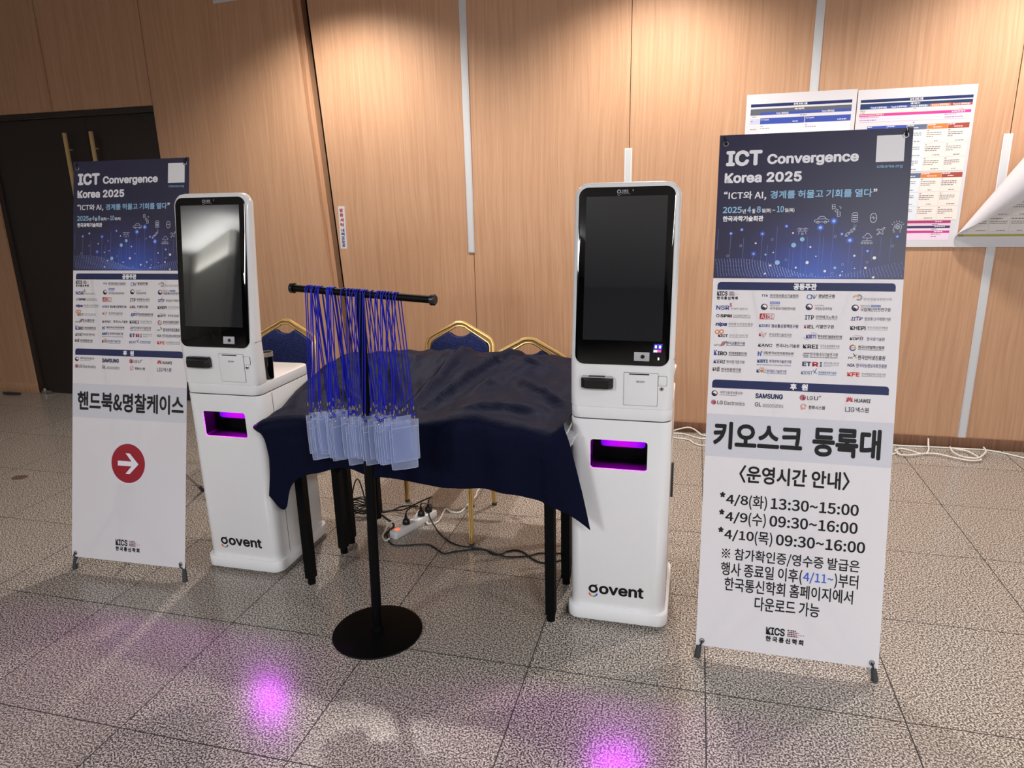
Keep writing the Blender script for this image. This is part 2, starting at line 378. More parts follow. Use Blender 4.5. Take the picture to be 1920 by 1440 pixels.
# pale plastic strips over the panel joints
for i, (x, z0, z1, lb) in enumerate(((-1.532, 1.236, CEIL, 'pale grey strip on the upper oak wall, left of the kiosk with the purple slot'), (.637, 1.236, CEIL, 'pale grey strip running down into the printed schedule'),
                                     (-.448, .05, 1.897, 'short pale grey strip showing above the right kiosk'), (1.69, .066, 1.897, 'pale grey strip passing behind the curled schedule to the floor'))):
    b = MB(); wd = .0235
    b.box(x-wd, x+wd, WALL-.006, WALL, z0, z1, M_PAPER, .001); b.box(x-wd+.006, x+wd-.006, WALL-.0075, WALL-.005, z0+.006, z1-.006, M_STRIP)
    struct(b.build('trim_%d' % (i+3)), lb, 'wall strip')
# stickers
P = Print(); P.box(-.026, .026, .0, .0005, 0, .305, M_PAPER)
for i, ch in enumerate('방화셔터'): P.text(ch, -.015, .262-i*.034, .013, .290-i*.034, (176, 46, 60), .02)
for i, ch in enumerate('내려오는곳'): P.text(ch, -.013, .122-i*.027, .013, .145-i*.027, (46, 52, 130), .02)
tag(P.build('notice_sticker', loc=(-2.522, WALL-.001, 1.268), rot=(0, .02, 0), smooth=False, recalc=False), 'narrow white vertical notice sticker with red and blue letters at the wall edge', 'sticker')
P = Print(); P.box(0, .55, 0, .0005, 0, .12, M_PAPER)
P.text('방화셔터 작동', .025, .024, .30, .10, (170, 30, 45), .03); P.text('주의', .33, .024, .5, .10, (40, 40, 46), .02)
tag(P.build('wall_notice', loc=(-3.376, WALL-.001, 2.975), rot=(0, -.035, 0), smooth=False, recalc=False), 'white paper notice with red letters cut off by the top of the photo', 'notice')

# ------------------------------------------------------------------ X-banner stands
NAVY = (30, 38, 84); INK = (28, 28, 34); GREY = (96, 96, 104); BLUE = (40, 60, 140); RED = (176, 32, 46); WHT = (238, 236, 240); SKY = (150, 196, 226)
def taeguk(P, u, v, r):
    P.disc(u, v, r, (30, 36, 62)); P.disc(u+r*.12, v+r*.12, r*.62, WHT, 2.5); P.disc(u-r*.05, v-r*.2, r*.45, (30, 36, 62), 3); P.disc(u+r*.22, v+r*.28, r*.40, WHT, 3.3); P.ring(u, v, r*.93, r*.18, RED, 3.5, 12, -.6, 1.2)
def kics(P, u0, v0, sc=1.0):
    P.text('KICS', u0, v0+.024*sc, u0+.062*sc, v0+.052*sc, INK, .05)
    rnd = random.Random(3)
    for i in range(10):
        for j in range(4):
            if i < 5 or (j in (1,) if i > 6 else j in (0, 1, 2)):
                P.disc(u0+(.073+i*.0056)*sc, v0+(.028+j*.0066)*sc, (.0026 if i < 6 else .0015)*sc, rnd.choice([(150, 40, 70), (60, 40, 80), (200, 130, 80), (50, 50, 60)]), 2, 8)
    P.text('한 국 통 신 학 회', u0, v0, u0+.124*sc, v0+.020*sc, INK, .03)
def header(P):
    P.rect(-.3, 1.3124, .3, 1.8, M_ART, 1)
    P.text('ICT', -.276, 1.6942, -.1586, 1.7468, WHT, .065); P.text('Convergence', -.1421, 1.689, .1429, 1.7312, WHT, .055); P.text('Korea 2025', -.2779, 1.637, -.0294, 1.6716, WHT, .055)
    P.text('“ICT와 AI,', -.278, 1.578, -.139, 1.609, WHT, .012); P.text('경계를 허물고 기회를 열다', -.1264, 1.5815, .190, 1.6085, SKY, .012); P.text('”', .193, 1.597, .2044, 1.608, WHT, .012)
    for t, a, c, big in (('2025', -.279, -.2165, 1), ('년', -.214, -.203, 0), ('4', -.1985, -.186, 1), ('월', -.183, -.173, 0), ('8', -.168, -.1545, 1), ('일(화)', -.151, -.121, 0), ('~', -.117, -.108, 0), ('10', -.103, -.0805, 1), ('일(목)', -.0775, -.047, 0)):
        if t == '~': P.text(t, a, 1.541, c, 1.545, WHT, .01)
        else: P.text(t, a, 1.5355 if big else 1.534, c, 1.5568 if big else 1.549, SKY if big else WHT, .015)
    P.text('한국과학기술회관', -.2776, 1.5063, -.1446, 1.5255, WHT, .025)
    P.text('ictkorea.org', .1989, 1.672, .2742, 1.684, SKY, .01); P.rect(.1941, 1.6934, .2774, 1.7783, (232, 230, 232), 2)
    # light streaks and dots
    st = [(-.2481, 1.4659, 1.37), (-.1452, 1.4639, 1.35), (-.0173, 1.4447, 1.325), (-.0434, 1.4253, 1.325), (.0376, 1.4832, 1.32), (.0784, 1.5042, 1.318), (.1308, 1.4402, 1.32), (-.1707, 1.3964, 1.375),
          (-.098, 1.487, 1.36), (.0, 1.456, 1.33), (.05, 1.455, 1.36), (-.126, 1.426, 1.37), (.17, 1.42, 1.33), (.20, 1.415, 1.37), (-.205, 1.45, 1.38), (-.29, 1.48, 1.41), (.255, 1.45, 1.37), (.225, 1.45, 1.385), (-.055, 1.415, 1.34), (.14, 1.37, 1.33)]
    for u, v, v2 in st: P.line([(u, v), (u-.0015, v2)], .0011, (104, 122, 190), 1.5)
    for u, v in [(-.2481, 1.4659), (-.213, 1.4785), (-.1452, 1.4639), (-.0693, 1.4887), (-.1707, 1.3964), (.1051, 1.4611), (.1865, 1.4048), (.2728, 1.4519)]:
        P.disc(u, v, .0062, (70, 96, 196), 1.6, 14); P.disc(u, v, .003, (190, 206, 244), 2, 10)
    for u, v in [(.0376, 1.4832), (.0784, 1.5042), (.1308, 1.4402)]: P.disc(u, v, .011, (72, 100, 204), 1.6, 16); P.disc(u, v, .0052, (176, 204, 246), 2, 12)
    for u, v, r in [(-.0173, 1.4447, .0072), (-.0434, 1.4253, .0078), (-.0925, 1.3667, .0080), (.0896, 1.3494, .0045), (-.1319, 1.3935, .0035)]: P.disc(u, v, r, (150, 196, 220), 2, 14)
    for u, v, r in [(-.1655, 1.4321, .0032), (.0022, 1.3668, .0052), (.0096, 1.4186, .0033), (-.0475, 1.466, .0030), (.0589, 1.3384, .0042), (.1472, 1.3896, .0034), (.2083, 1.3824, .0054), (.183, 1.3497, .0038), (.1073, 1.325, .003), (.2084, 1.3185, .0036),
                    (-.0329, 1.3497, .0032), (-.1304, 1.3291, .0032), (-.1154, 1.3567, .0030), (-.1071, 1.4007, .0022), (.0286, 1.3878, .0022), (.113, 1.337, .0022), (.15, 1.348, .002)]: P.disc(u, v, r, (244, 240, 230), 2, 12)
    for u, v in [(-.1128, 1.4447), (-.2139, 1.4239), (-.2559, 1.3899), (-.0649, 1.3762), (.0855, 1.4534), (.113, 1.3609), (.1869, 1.3682), (.2602, 1.4211), (.0829, 1.3314), (.144, 1.488), (.018, 1.328)]: P.ring(u, v, .0036, .0011, (160, 164, 190), 2, 12)
    for k, (u, v) in enumerate([(-.1452, 1.4639), (-.1707, 1.3964)]): P.ring(u, v, .0078, .001, (80, 110, 220), 2, 16)
    # dotted wave
    for i in range(64):
        u = -.296+i*.0093
        top = 1.362+.017*math.cos((u+.235)*9.0) - .030*math.exp(-((u-.03)/.12)**2)
        if u > .06: top = max(top, 1.316+.055*((u-.06)/.24)**1.1)
        n = int((top-1.314)/.0044)
        for j in range(max(n, 1)):
            v = top-j*.0044; uu = u+.0011*j+.0020*math.sin(j*.35+u*20)
            if v < 1.3145 or abs(uu) > .298: continue
            edge = (1-abs(u+.02)/.34)
            P.rect(uu-.0013, v-.0011, uu+.0013, v+.0011, (100+int(90*edge), 118+int(90*edge), 190+int(50*edge)), 1.8)
    # line icons
    I = (206, 212, 226); wd = .0014
    P.line([(.018, 1.502), (.0185, 1.508), (.027, 1.511), (.034, 1.520), (.047, 1.520), (.055, 1.511), (.0625, 1.508), (.0625, 1.502)], wd, I, 2, True); P.ring(.029, 1.501, .004, wd, I); P.ring(.052, 1.501, .004, wd, I); P.line([(.029, 1.512), (.053, 1.512)], wd, I)
    P.line([(.133, 1.503), (.133, 1.526), (.1365, 1.5305), (.147, 1.5305), (.150, 1.526), (.150, 1.503), (.146, 1.5005), (.137, 1.5005)], wd, I, 2, True)
    for q in (1.508, 1.515, 1.522): P.line([(.136, q), (.147, q)], .0032, I)
    P.line([(.190, 1.504), (.188, 1.513), (.190, 1.522), (.194, 1.5275), (.202, 1.5275), (.206, 1.522), (.208, 1.513), (.206, 1.504), (.202, 1.4985), (.194, 1.4985)], wd*1.3, I, 2, True); P.line([(.191, 1.513), (.195, 1.513), (.197, 1.518), (.199, 1.509), (.201, 1.513), (.205, 1.513)], wd, I)
    P.line([(-.036, 1.479), (.0, 1.479)], wd, I); P.ring(-.018, 1.471, .009, wd, I, 2, 14, 0, PI); P.line([(-.033, 1.472), (-.003, 1.472)], wd, I); P.line([(-.028, 1.468), (-.03, 1.462)], wd, I); P.line([(-.008, 1.468), (-.006, 1.462)], wd, I); P.ring(-.018, 1.463, .003, wd, I); P.line([(-.03, 1.482), (-.024, 1.482)], wd, I); P.line([(-.011, 1.482), (-.005, 1.482)], wd, I)
    for sgn in (1, -1): P.line([(.1150+i*.0038, 1.454+i*.0034+sgn*.0055*math.sin(i*.9)) for i in range(9)], wd, I)
    for i in range(1, 9, 2): P.line([(.1150+i*.0038-.003, 1.454+i*.0034+.004), (.1150+i*.0038+.003, 1.454+i*.0034-.004)], wd, I)
    P.line([(.17, 1.4475), (.170, 1.452), (.176, 1.455), (.181, 1.463), (.189, 1.461), (.192, 1.455), (.197, 1.452), (.196, 1.4475)], wd, I, 2, True); P.line([(.183, 1.447), (.183, 1.438)], wd, I); P.line([(.168, 1.438), (.196, 1.438)], wd, I)
    for q in (.168, .1775, .1865, .196): P.ring(q, 1.431, .0032, wd, I, 2, 10)
    P.line([(.211, 1.459), (.220, 1.468), (.210, 1.474), (.213, 1.477), (.224, 1.474), (.232, 1.482), (.235, 1.481), (.233, 1.477), (.227, 1.470), (.230, 1.461), (.227, 1.459), (.221, 1.465), (.213, 1.457)], wd, I, 2, True)
    P.line([(.262, 1.464), (.262, 1.471), (.258, 1.472), (.261, 1.478), (.262, 1.487), (.272, 1.494), (.282, 1.489), (.284, 1.480), (.280, 1.473), (.280, 1.464)], wd, I); P.ring(.272, 1.482, .006, wd, I); P.ring(.272, 1.482, .003, wd, I, 2, 10)
    for i in range(6): a = math.radians(30+i*24); P.line([(.272+.0165*math.cos(a), 1.482+.0165*math.sin(a)), (.272+.021*math.cos(a), 1.482+.021*math.sin(a))], wd, I)
    for c in (-1, 1):
        cx, cy = .084+c*.0085, 1.539+c*-.0125
        P.line([(cx-.0045, cy-.004*0-.008), (cx+.0045, cy-.006), (cx+.0035, cy+.008), (cx-.0055, cy+.006)], wd, I, 2, True); P.line([(cx-.004, cy), (cx+.004, cy)], wd, I)
    P.line([(.079, 1.537), (.085, 1.544), (.090, 1.540), (.084, 1.533)], wd, I, 2, True); P.ring(.094, 1.547, .004, wd, I, 2, 10, -1, 2.2)
def bar(P, u0, v0, u1, v1, t, tu0, tu1, tv0, tv1):
    r = .010; P.poly([(u0, v0), (u1, v0), (u1, v1-r), (u1-r*.3, v1-r*.3), (u1-r, v1), (u0+r, v1), (u0+r*.3, v1-r*.3), (u0, v1-r)], NAVY, 1); P.text(t, tu0, tv0, tu1, tv1, WHT, .03)
def logos(P):
    bar(P, -.2844, 1.2724, .278, 1.2995, '공동주관', -.0367, .0368, 1.2748, 1.2970)
    T = P.text
    kics(P, -.2845, 1.2385, .56)
    T('NSR', -.285, 1.203, -.2416, 1.2186, BLUE, .03); T('S', -.241, 1.214, -.2333, 1.227, RED, .04); T('국가보안기술연구소', -.237, 1.2033, -.18, 1.2115, GREY)
    P.ring(-.2785, 1.1825, .005, .0022, INK, 2, 6); T('SPRi', -.27, 1.177, -.2315, 1.188, INK, .06); T('소프트웨어정책연구소', -.2272, 1.1795, -.1696, 1.188, GREY); P.line([(-.2272, 1.177), (-.1696, 1.177)], .0014, GREY)
    T('nipa', -.2859, 1.1444, -.2479, 1.1607, (28, 38, 110), .06, slant=.2); T('정보통신산업진흥원', -.2419, 1.150, -.1616, 1.1594, GREY); P.line([(-.2419, 1.147), (-.164, 1.147)], .0012, GREY)
    P.ring(-.278, 1.1265, .0062, .0034, (226, 120, 50)); P.ring(-.2635, 1.1275, .0062, .0034, (226, 120, 50)); T('KICT', -.2742, 1.1085, -.2417, 1.1184, INK, .05); T('한국건설기술연구원', -.2371, 1.111, -.1755, 1.1197, (140, 136, 134)); P.line([(-.2371, 1.109), (-.1755, 1.109)], .001, (140, 136, 134))
    for i, c in enumerate((RED, INK, RED, INK)): P.line([(-.2665+i*.004, 1.0763+i*.001), (-.258+i*.004, 1.092+i*.001)], .002, c)
    T('KOTI', -.285, 1.0775, -.268, 1.083, GREY, .02); T('한국교통연구원', -.2461, 1.0825, -.1839, 1.0935, NAVY, .01); P.line([(-.246, 1.080), (-.184, 1.080)], .0016, NAVY)
    T('K', -.2855, 1.0446, -.275, 1.0635, (40, 80, 170), .03); T('IRO', -.2735, 1.0446, -.2416, 1.0585, INK, .05); T('한국로봇융합연구원', -.2358, 1.0485, -.1762, 1.0585, INK, .01); P.line([(-.2358, 1.046), (-.1762, 1.046)], .0015, INK)
    T('KERI', -.2859, 1.0165, -.2474, 1.0291, (50, 60, 100), .02, slant=.2); T('한국전기연구원', -.2423, 1.0175, -.1826, 1.0289, GREY, .01)
    T('KASI', -.2871, .9895, -.2637, 1.0025, INK, .03); P.line([(-.2700, .986), (-.2665, 1.006)], .0016, RED); T('한국천문연구원', -.2584, .9905, -.193, 1.0015, INK, .01); P.line([(-.2584, .988), (-.193, .988)], .0014, INK)
    T('TTA', -.1376, 1.2503, -.1171, 1.2581, (30, 40, 90), .05); T('한국정보통신기술협회', -.1101, 1.2495, -.0199, 1.2599, GREY, .01); P.line([(-.11, 1.2478), (-.02, 1.2478)], .0014, GREY)
    taeguk(P, -.1272, 1.2155, .0108); P.rect(-.109, 1.2264, -.077, 1.2345, (110, 120, 190), 2); T('책임운영기관', -.107, 1.228, -.079, 1.233, WHT); T('행정안전부', -.1091, 1.2183, -.0771, 1.2239, GREY); T('국가정보자원관리원', -.1089, 1.2057, -.027, 1.216, (70, 66, 74), .005)
    P.rect(-.1401, 1.1734, -.0934, 1.1928, RED, 2); P.rect(-.1165, 1.175, -.0948, 1.1912, WHT, 2.5); T('AI', -.136, 1.176, -.119, 1.1898, WHT, .01); T('RI', -.1145, 1.176, -.0975, 1.1898, RED, .01)
    T('KISDI', -.1404, 1.1466, -.1052, 1.1564, (52, 78, 150), .03); T('정보통신정책연구원', -.1006, 1.1451, -.0145, 1.1573, (44, 52, 96), .015)
    T('K', -.1395, 1.1155, -.131, 1.126, RED, .01); T('I', -.1305, 1.119, -.1285, 1.131, RED); T('S', -.128, 1.1115, -.1215, 1.123, RED); T('T', -.1225, 1.117, -.1143, 1.1265, RED); T('한국과학기술연구원', -.1063, 1.1165, -.0348, 1.1265, GREY, .005); P.line([(-.106, 1.1145), (-.035, 1.1145)], .001, GREY)
    T('KANC', -.1407, 1.079, -.0954, 1.0894, INK, .025, slant=.2); T('한국나노기술원', -.0821, 1.0783, -.0075, 1.0908, INK, .01)
    T('h', -.1403, 1.0471, -.1285, 1.0625, (56, 100, 176), .06); P.disc(-.1280, 1.0610, .0027, RED); T('(재)한국보건의료정보원', -.1204, 1.0525, -.0249, 1.0632, INK, .01); P.line([(-.120, 1.0505), (-.025, 1.0505)], .0008, GREY)
    T('KETI', -.1404, 1.024, -.1059, 1.035, (30, 50, 110), .05); P.disc(-.1225, 1.0295, .0048, (120, 170, 210), 2.5, 12); T('한국전자기술연구원', -.1012, 1.0245, -.0306, 1.0357, (40, 56, 110), .01); T('Korea Electronics Technology Institute', -.141, 1.0135, -.031, 1.0200, (70, 84, 130))
    T('K', -.1411, .9894, -.132, 1.0012, NAVY, .03); T('R', -.131, .9894, -.123, 1.0072, (180, 150, 40)); T('R', -.124, .9894, -.116, 1.0072, (200, 110, 40)); T('I', -.1145, .9894, -.1120, 1.0012, NAVY, .03); T('한국철도기술연구원', -.1083, .9905, -.0443, 1.0015, (50, 66, 130), .005); P.line([(-.108, .988), (-.044, .988)], .0014, (50, 66, 130))
    P.ring(.0155, 1.252, .0072, .0024, (44, 90, 160), 2, 16, .5, 6.1); T('N', .0215, 1.245, .0315, 1.2595, (44, 90, 160), .02); P.line([(.031, 1.246), (.0385, 1.2600)], .0026, (150, 150, 50)); T('경남연구원', .0434, 1.2495, .095, 1.2613, INK, .015); P.line([(.0434, 1.2475), (.094, 1.2475)], .0009, GREY)
    P.ring(.1600, 1.249, .0082, .006, (214, 168, 140), 2, 14, .3, 2.9); P.ring(.1690, 1.2520, .0080, .0055, (150, 150, 152), 2.4, 16, -2.4, 2.0); T('현대 인문사회연구회', .1827, 1.2417, .2678, 1.2515, (132, 130, 132))
    taeguk(P, .0163, 1.218, .0111); T('농촌진흥청', .0344, 1.2208, .0615, 1.2257, GREY); T('국립농업과학원', .0351, 1.2076, .0882, 1.218, GREY, .005)
    taeguk(P, .1593, 1.2172, .0111); T('행정안전부', .1753, 1.2207, .2042, 1.2273, GREY); P.rect(.2079, 1.2205, .2366, 1.2279, (90, 110, 180), 2); T('책임운영기관', .2095, 1.222, .235, 1.2265, WHT); T('국립재난안전연구원', .1761, 1.206, .2664, 1.2187, (70, 66, 74), .008)
    T('ITP', .0053, 1.1748, .0341, 1.1904, (36, 40, 70), .03); T('인천테크노파크', .0394, 1.179, .1071, 1.1904, (44, 46, 70), .008); P.line([(.041, 1.1762), (.106, 1.1762)], .0009, GREY)
    T('IITP', .1484, 1.1754, .1827, 1.187, (60, 58, 130), .03, slant=.2); P.line([(.164, 1.188), (.173, 1.1895)], .0018, RED); T('정보통신기획평가원', .1898, 1.1756, .2683, 1.1871, GREY, .005)
    T('K', .0045, 1.1457, .0118, 1.1575, RED, .03); T('iEL', .014, 1.1457, .0366, 1.1575, INK, .04); T('키엘연구원', .0412, 1.1461, .0974, 1.1587, INK, .01)
    T('KHEPi', .1479, 1.1443, .1953, 1.1578, INK, .04); T('한국건강증진개발원', .2009, 1.1485, .2618, 1.157, (120, 116, 118)); P.line([(.201, 1.1455), (.261, 1.1455)], .0009, (120, 116, 118))
    T('KiSTi', .0117, 1.1115, .0441, 1.1250, (40, 70, 150), .05); P.line([(.024, 1.112), (.029, 1.125)], .0022, RED, 3.5); P.ring(.028, 1.119, .023, .0011, (70, 90, 150), 2, 16, -.2, 1.6, .012); P.ring(.026, 1.114, .021, .0011, (70, 90, 150), 2, 12, 2.8, 4.5, .006); T('한국과학기술정보연구원', .0495, 1.1145, .1245, 1.1246, INK, .012); P.line([(.05, 1.112), (.124, 1.112)], .0016, INK)
    T('KOPTi', .1482, 1.1097, .1875, 1.120, (34, 40, 70), .04, slant=.2); P.ring(.171, 1.114, .021, .0012, RED, 2, 14, .3, 2.2, .011); T('한국광기술원', .2008, 1.1095, .2544, 1.1209, (60, 62, 110), .005)
    T('KREI', .0041, 1.0778, .0525, 1.0914, INK, .03); T('한국농촌경제연구원', .0587, 1.0825, .1181, 1.0922, GREY); P.line([(.0587, 1.0798), (.118, 1.0798)], .0009, GREY)
    P.ring(.1598, 1.0844, .0086, .004, RED, 2, 10, 1.4, 3.4); P.ring(.1598, 1.0844, .0086, .004, (220, 180, 60), 2, 10, -.6, 1.4); P.ring(.1598, 1.0844, .0086, .004, (50, 80, 150), 2, 12, 3.4, 5.7); P.line([(.155, 1.0845), (.1675, 1.0845)], .0018, (50, 80, 150)); T('한국디지털혁신협회', .1761, 1.0815, .2551, 1.0927, INK, .01); P.line([(.176, 1.079), (.254, 1.079)], .0013, INK)
    for q in (1.0485, 1.0547, 1.061): P.line([(.0075 if q != 1.0547 else .005, q), (.0225 if q != 1.061 else .0255, q)], .0026, (48, 46, 52))
    T('한국에너지기술연구원', .0275, 1.0525, .1145, 1.0647, GREY, .008); T('KOREA INSTITUTE OF ENERGY RESEARCH', .0275, 1.047, .1145, 1.0505, INK, .01)
    T('KISA', .1475, 1.0484, .1615, 1.0539, (40, 44, 60), .02); P.line([(.1625, 1.065), (.1675, 1.0585), (.164, 1.055)], .0026, (40, 60, 90)); P.line([(.1728, 1.0615), (.168, 1.0575), (.1725, 1.0505)], .0026, (140, 170, 50)); T('한국인터넷진흥원', .1773, 1.0453, .2597, 1.0605, (48, 50, 66), .012)
    T('ET', .0049, 1.0173, .0335, 1.033, (34, 46, 96), .06); T('R', .0365, 1.0173, .0565, 1.033, RED, .06); T('I', .0605, 1.0173, .0672, 1.033, (34, 46, 96), .06); T('한국전자통신연구원', .0732, 1.0265, .1197, 1.0335, (90, 96, 140)); P.line([(.0732, 1.0232), (.119, 1.0232)], .001, (90, 96, 140)); P.line([(.0732, 1.0195), (.096, 1.0195)], .001, (90, 96, 140))
    T('NIA', .1468, 1.021, .1685, 1.0315, (34, 40, 80), .03); T('한국지능정보사회진흥원', .1736, 1.0195, .2657, 1.0330, (50, 60, 120), .006)
    T('KIOST', .0033, .9895, .0391, 1.001, (60, 100, 150), .02); P.line([(.0405, 1.0045), (.0475, .997), (.053, .9935)], .0022, (50, 110, 160)); P.line([(.0435, .9945), (.0475, 1.002), (.051, 1.0105)], .0022, (60, 90, 130)); T('한국해양과학기술원', .0576, .993, .1129, 1.002, (56, 100, 170), .005); P.line([(.0576, .9905), (.1125, .9905)], .0013, (56, 100, 170))
    T('KFE', .1474, .9887, .1854, 1.0027, (206, 54, 50), .05); T('한국핵융합에너지연구원', .1917, .9935, .2641, 1.0025, GREY); P.line([(.192, .991), (.264, .991)], .0012, GREY)
    bar(P, -.2864, .9305, .2778, .9595, '후   원', -.0297, .0269, .9340, .9565)
    taeguk(P, -.277, .911, .0102); T('과학기술정보통신부', -.2597, .910, -.1825, .9206, GREY, .005); P.line([(-.2597, .9062), (-.203, .9062)], .0014, GREY)
    T('SAMSUNG', -.1407, .900, -.0512, .918, (24, 40, 84), .06)
    for u, v, r in ((.0125, .9099, .0098), (-.2788, .8795, .0085)): P.disc(u, v, r, (150, 34, 60)); P.ring(u, v, r*.68, r*.12, (230, 200, 206), 3, 14, 0, 4.7); T('L', u-r*.25, v-r*.35, u+r*.2, v+r*.35, (230, 200, 206), 0, 3)
    T('LG', .0266, .9028, .0445, .9165, (70, 68, 72), .03); T('U', .0485, .9028, .0615, .9165, (70, 68, 72), .03); P.line([(.0635, .9160), (.0705, .9160)], .0017, (70, 68, 72)); P.line([(.0670, .9125), (.0670, .9195)], .0017, (70, 68, 72))
    for i in range(8):
        a = math.radians(8+i*23.5); cx, cy = .1594, .9035; L1, W1 = (.0175 if 1 < i < 6 else .0125), .0022
        dx, dy = math.cos(a), math.sin(a); P.poly([(cx+dx*.002, cy+dy*.002), (cx+dx*L1*.65-dy*W1, cy+dy*L1*.65+dx*W1), (cx+dx*L1, cy+dy*L1), (cx+dx*L1*.65+dy*W1, cy+dy*L1*.65-dx*W1)], (196, 40, 54), 2)
    T('HUAWEI', .1748, .9019, .2239, .9145, INK, .035)
    T('LG', -.2665, .8725, -.2475, .8862, (70, 68, 72), .03); T('Electronics', -.2425, .8720, -.1747, .8862, (96, 94, 98), .01)
    T('GL', -.141, .8715, -.1195, .8867, (70, 68, 72), .02); T('associates', -.1150, .8705, -.0482, .8860, (110, 108, 112), 0)
    P.ring(.0165, .8795, .0088, .0018, (206, 96, 80), 2, 18, 0, 5.6); P.ring(.0165, .8795, .0055, .0016, (206, 96, 80), 2, 16, 2.5, 8); P.line([(.008, .8715), (.0125, .868)], .0018, (206, 96, 80)); T('한화시스템', .0329, .8712, .0841, .8840, INK, .012)
    T('LIG', .1482, .8687, .1761, .8856, (50, 50, 84), .015); T('넥스원', .1804, .8686, .2206, .8861, (60, 60, 90), .01)

def banner(label, x0, y0, z0, rz, lean, face):
    root = thing('banner_stand', label, 'banner', (x0, y0, 0), rz)
    rot = (-lean, 0, 0); loc = (0, 0, z0)
    P = Print(); P.add([(-.3, 0, 0), (.3, 0, 0), (.3, 0, 1.8), (-.3, 0, 1.8)], [(0, 1, 2, 3)], M_SHEET)
    header(P); logos(P); face(P)
    P.build('printed_sheet', root, loc, rot, smooth=False, recalc=False)
    R = Matrix.Rotation(-lean, 4, 'X'); L = lambda p: Matrix.Translation(loc) @ R @ Vector(p)
    hub = (0, .075, .56)
    for sx in (-1, 1):
        for nm, end in (('upper_pole', (sx*.287, .006, 1.79)), ('lower_pole', (sx*.285, .010, -.035))):
            b = MB(); b.tube([L((hub[0]+sx*.02, hub[1], hub[2]+(.03 if end[2] > 1 else -.03))), L(((hub[0]+end[0])/2, .05, (hub[2]+end[2])/2)), L(end)], [.006, .0055, .005], M_POLE, 8); pole = b.build(nm, root)
            if end[2] < 1:
                b = MB(); q = L((sx*.287, .010, .012)); foot = Vector((q.x+sx*.006, q.y-.016, .0)); b.tube([q, q.lerp(foot, .5), foot], [.0065, .010, .0115], M_RUBBER, 10); b.build('rubber_foot', pole)
    b = MB(); b.slab(rr(hub[0], hub[2], .085, .11, .02, 4), hub[1]-.016, hub[1]+.022, M_BLACK, .004, 'y'); b.build('hub', root, loc, rot)
    b = MB(); h = L((.0, .10, .56)); e = Vector((-.27, h.y+.66, .012)); b.tube([h, h.lerp(e, .5), e], .0065, M_POLE, 8); rl = b.build('rear_leg', root)
    b = MB(); b.tube([h.lerp(e, .93), e+Vector((0, .01, -.012))], [.009, .011], M_RUBBER, 8); b.build('rubber_foot', rl)
    for sx in (-1, 1):
        for top in (0, 1):
            u, v = sx*.2790, (1.776 if top else .018)
            if top and sx < 0: v = 1.770
            T = Matrix.Translation((u, -.0012, v)) @ Matrix.Rotation(PI/2, 4, 'X')
            b = MB(); b.torus(.0075, .0022, M_SILVER, T, 18, 6); b.build('eyelet', root, loc, rot)
            dv = .022 if top else -.018
            b = MB(); b.tube(spline([(u, .004, v), (u, -.007, v+dv*.15), (u+sx*.003, -.008, v+dv*.6), (u+sx*.007, .004, v+dv*1.15)], 4), [.0030]*13, M_BLACK, 8); b.build('hook', root, loc, rot)
    return root
def face_right(P):
    P.rect(-.3, .6881, .3, .839, (206, 205, 211), 1)
    P.text('키오스크', -.2741, .7154, .0198, .8137, (16, 16, 18), .022); P.text('등록대', .0511, .7116, .2642, .8144, (16, 16, 18), .022)
    K = (20, 20, 23)
    P.text('〈운영시간 안내〉', -.1807, .6014, .1754, .6644, K, .015)
    for t1, t2, s, v0, v1, m0, m1, e in (('*', '4/8', '(화)', .516, .5671, -.1430, -.0955, .209), ('*', '4/9', '(수)', .4541, .5056, -.1420, -.0965, .209), ('*', '4/10', '(목)', .3902, .4466, -.1180, -.0720, .2357)):
        P.text(t1, -.242, v0+.028, -.2235, v0+.048, K, .02); P.text(t2, -.2205, v0, m0-.0035, v0+.042, K, .012); P.text(s, m0, v0-.008, m1+.012, v0+.044, K, .008)
        tm = '13:30~15:00' if '8' in t2 else '09:30~16:00'; P.text(tm, m1+.024, v0+.001, e, v0+.040, K, .012)
    P.text('※ 참가확인증/영수증 발급은', -.226, .3193, .2228, .3660, K, .008)
    P.text('행사 종료일 이후(', -.2264, .2600, .0435, .3140, K, .008); P.text('4/11~', .0472, .2680, .1428, .3085, (52, 96, 200), .008); P.text(')부터', .1465, .2600, .2214, .3140, K, .008)
    P.text('한국통신학회 홈페이지에서', -.2119, .2113, .2079, .2600, K, .008); P.text('다운로드 가능', -.1068, .1511, .1054, .2010, K, .008)
    kics(P, -.0644, .0462, 1.0)
def face_left(P):
    P.rect(-.3, .6468, .3, .8005, (206, 205, 211), 1)
    P.text('핸드북&명찰케이스', -.2722, .6790, .2855, .7660, (20, 20, 22), .018)
    P.disc(.0012, .4497, .097, (222, 216, 228), 2, 48); P.disc(.0012, .4497, .0885, (152, 28, 42), 2.5, 48)
    A = (232, 228, 236)
    P.rect(-.053, .4375, .040, .4595, A, 3); P.poly([(.056, .4485), (.010, .4950), (-.012, .4950), (.029, .4485)], A, 3.3); P.poly([(.056, .4485), (.029, .4485), (-.012, .4020), (.010, .4020)], A, 3.3)
    kics(P, -.0619, .0485, 1.02)
banner('white and navy X-banner at the left with a red arrow circle', -2.427, 2.300, .063, .026, .232, face_left)
banner('white and navy X-banner at the right listing opening times', .363, 2.269, .047, -.002, .208, face_right)

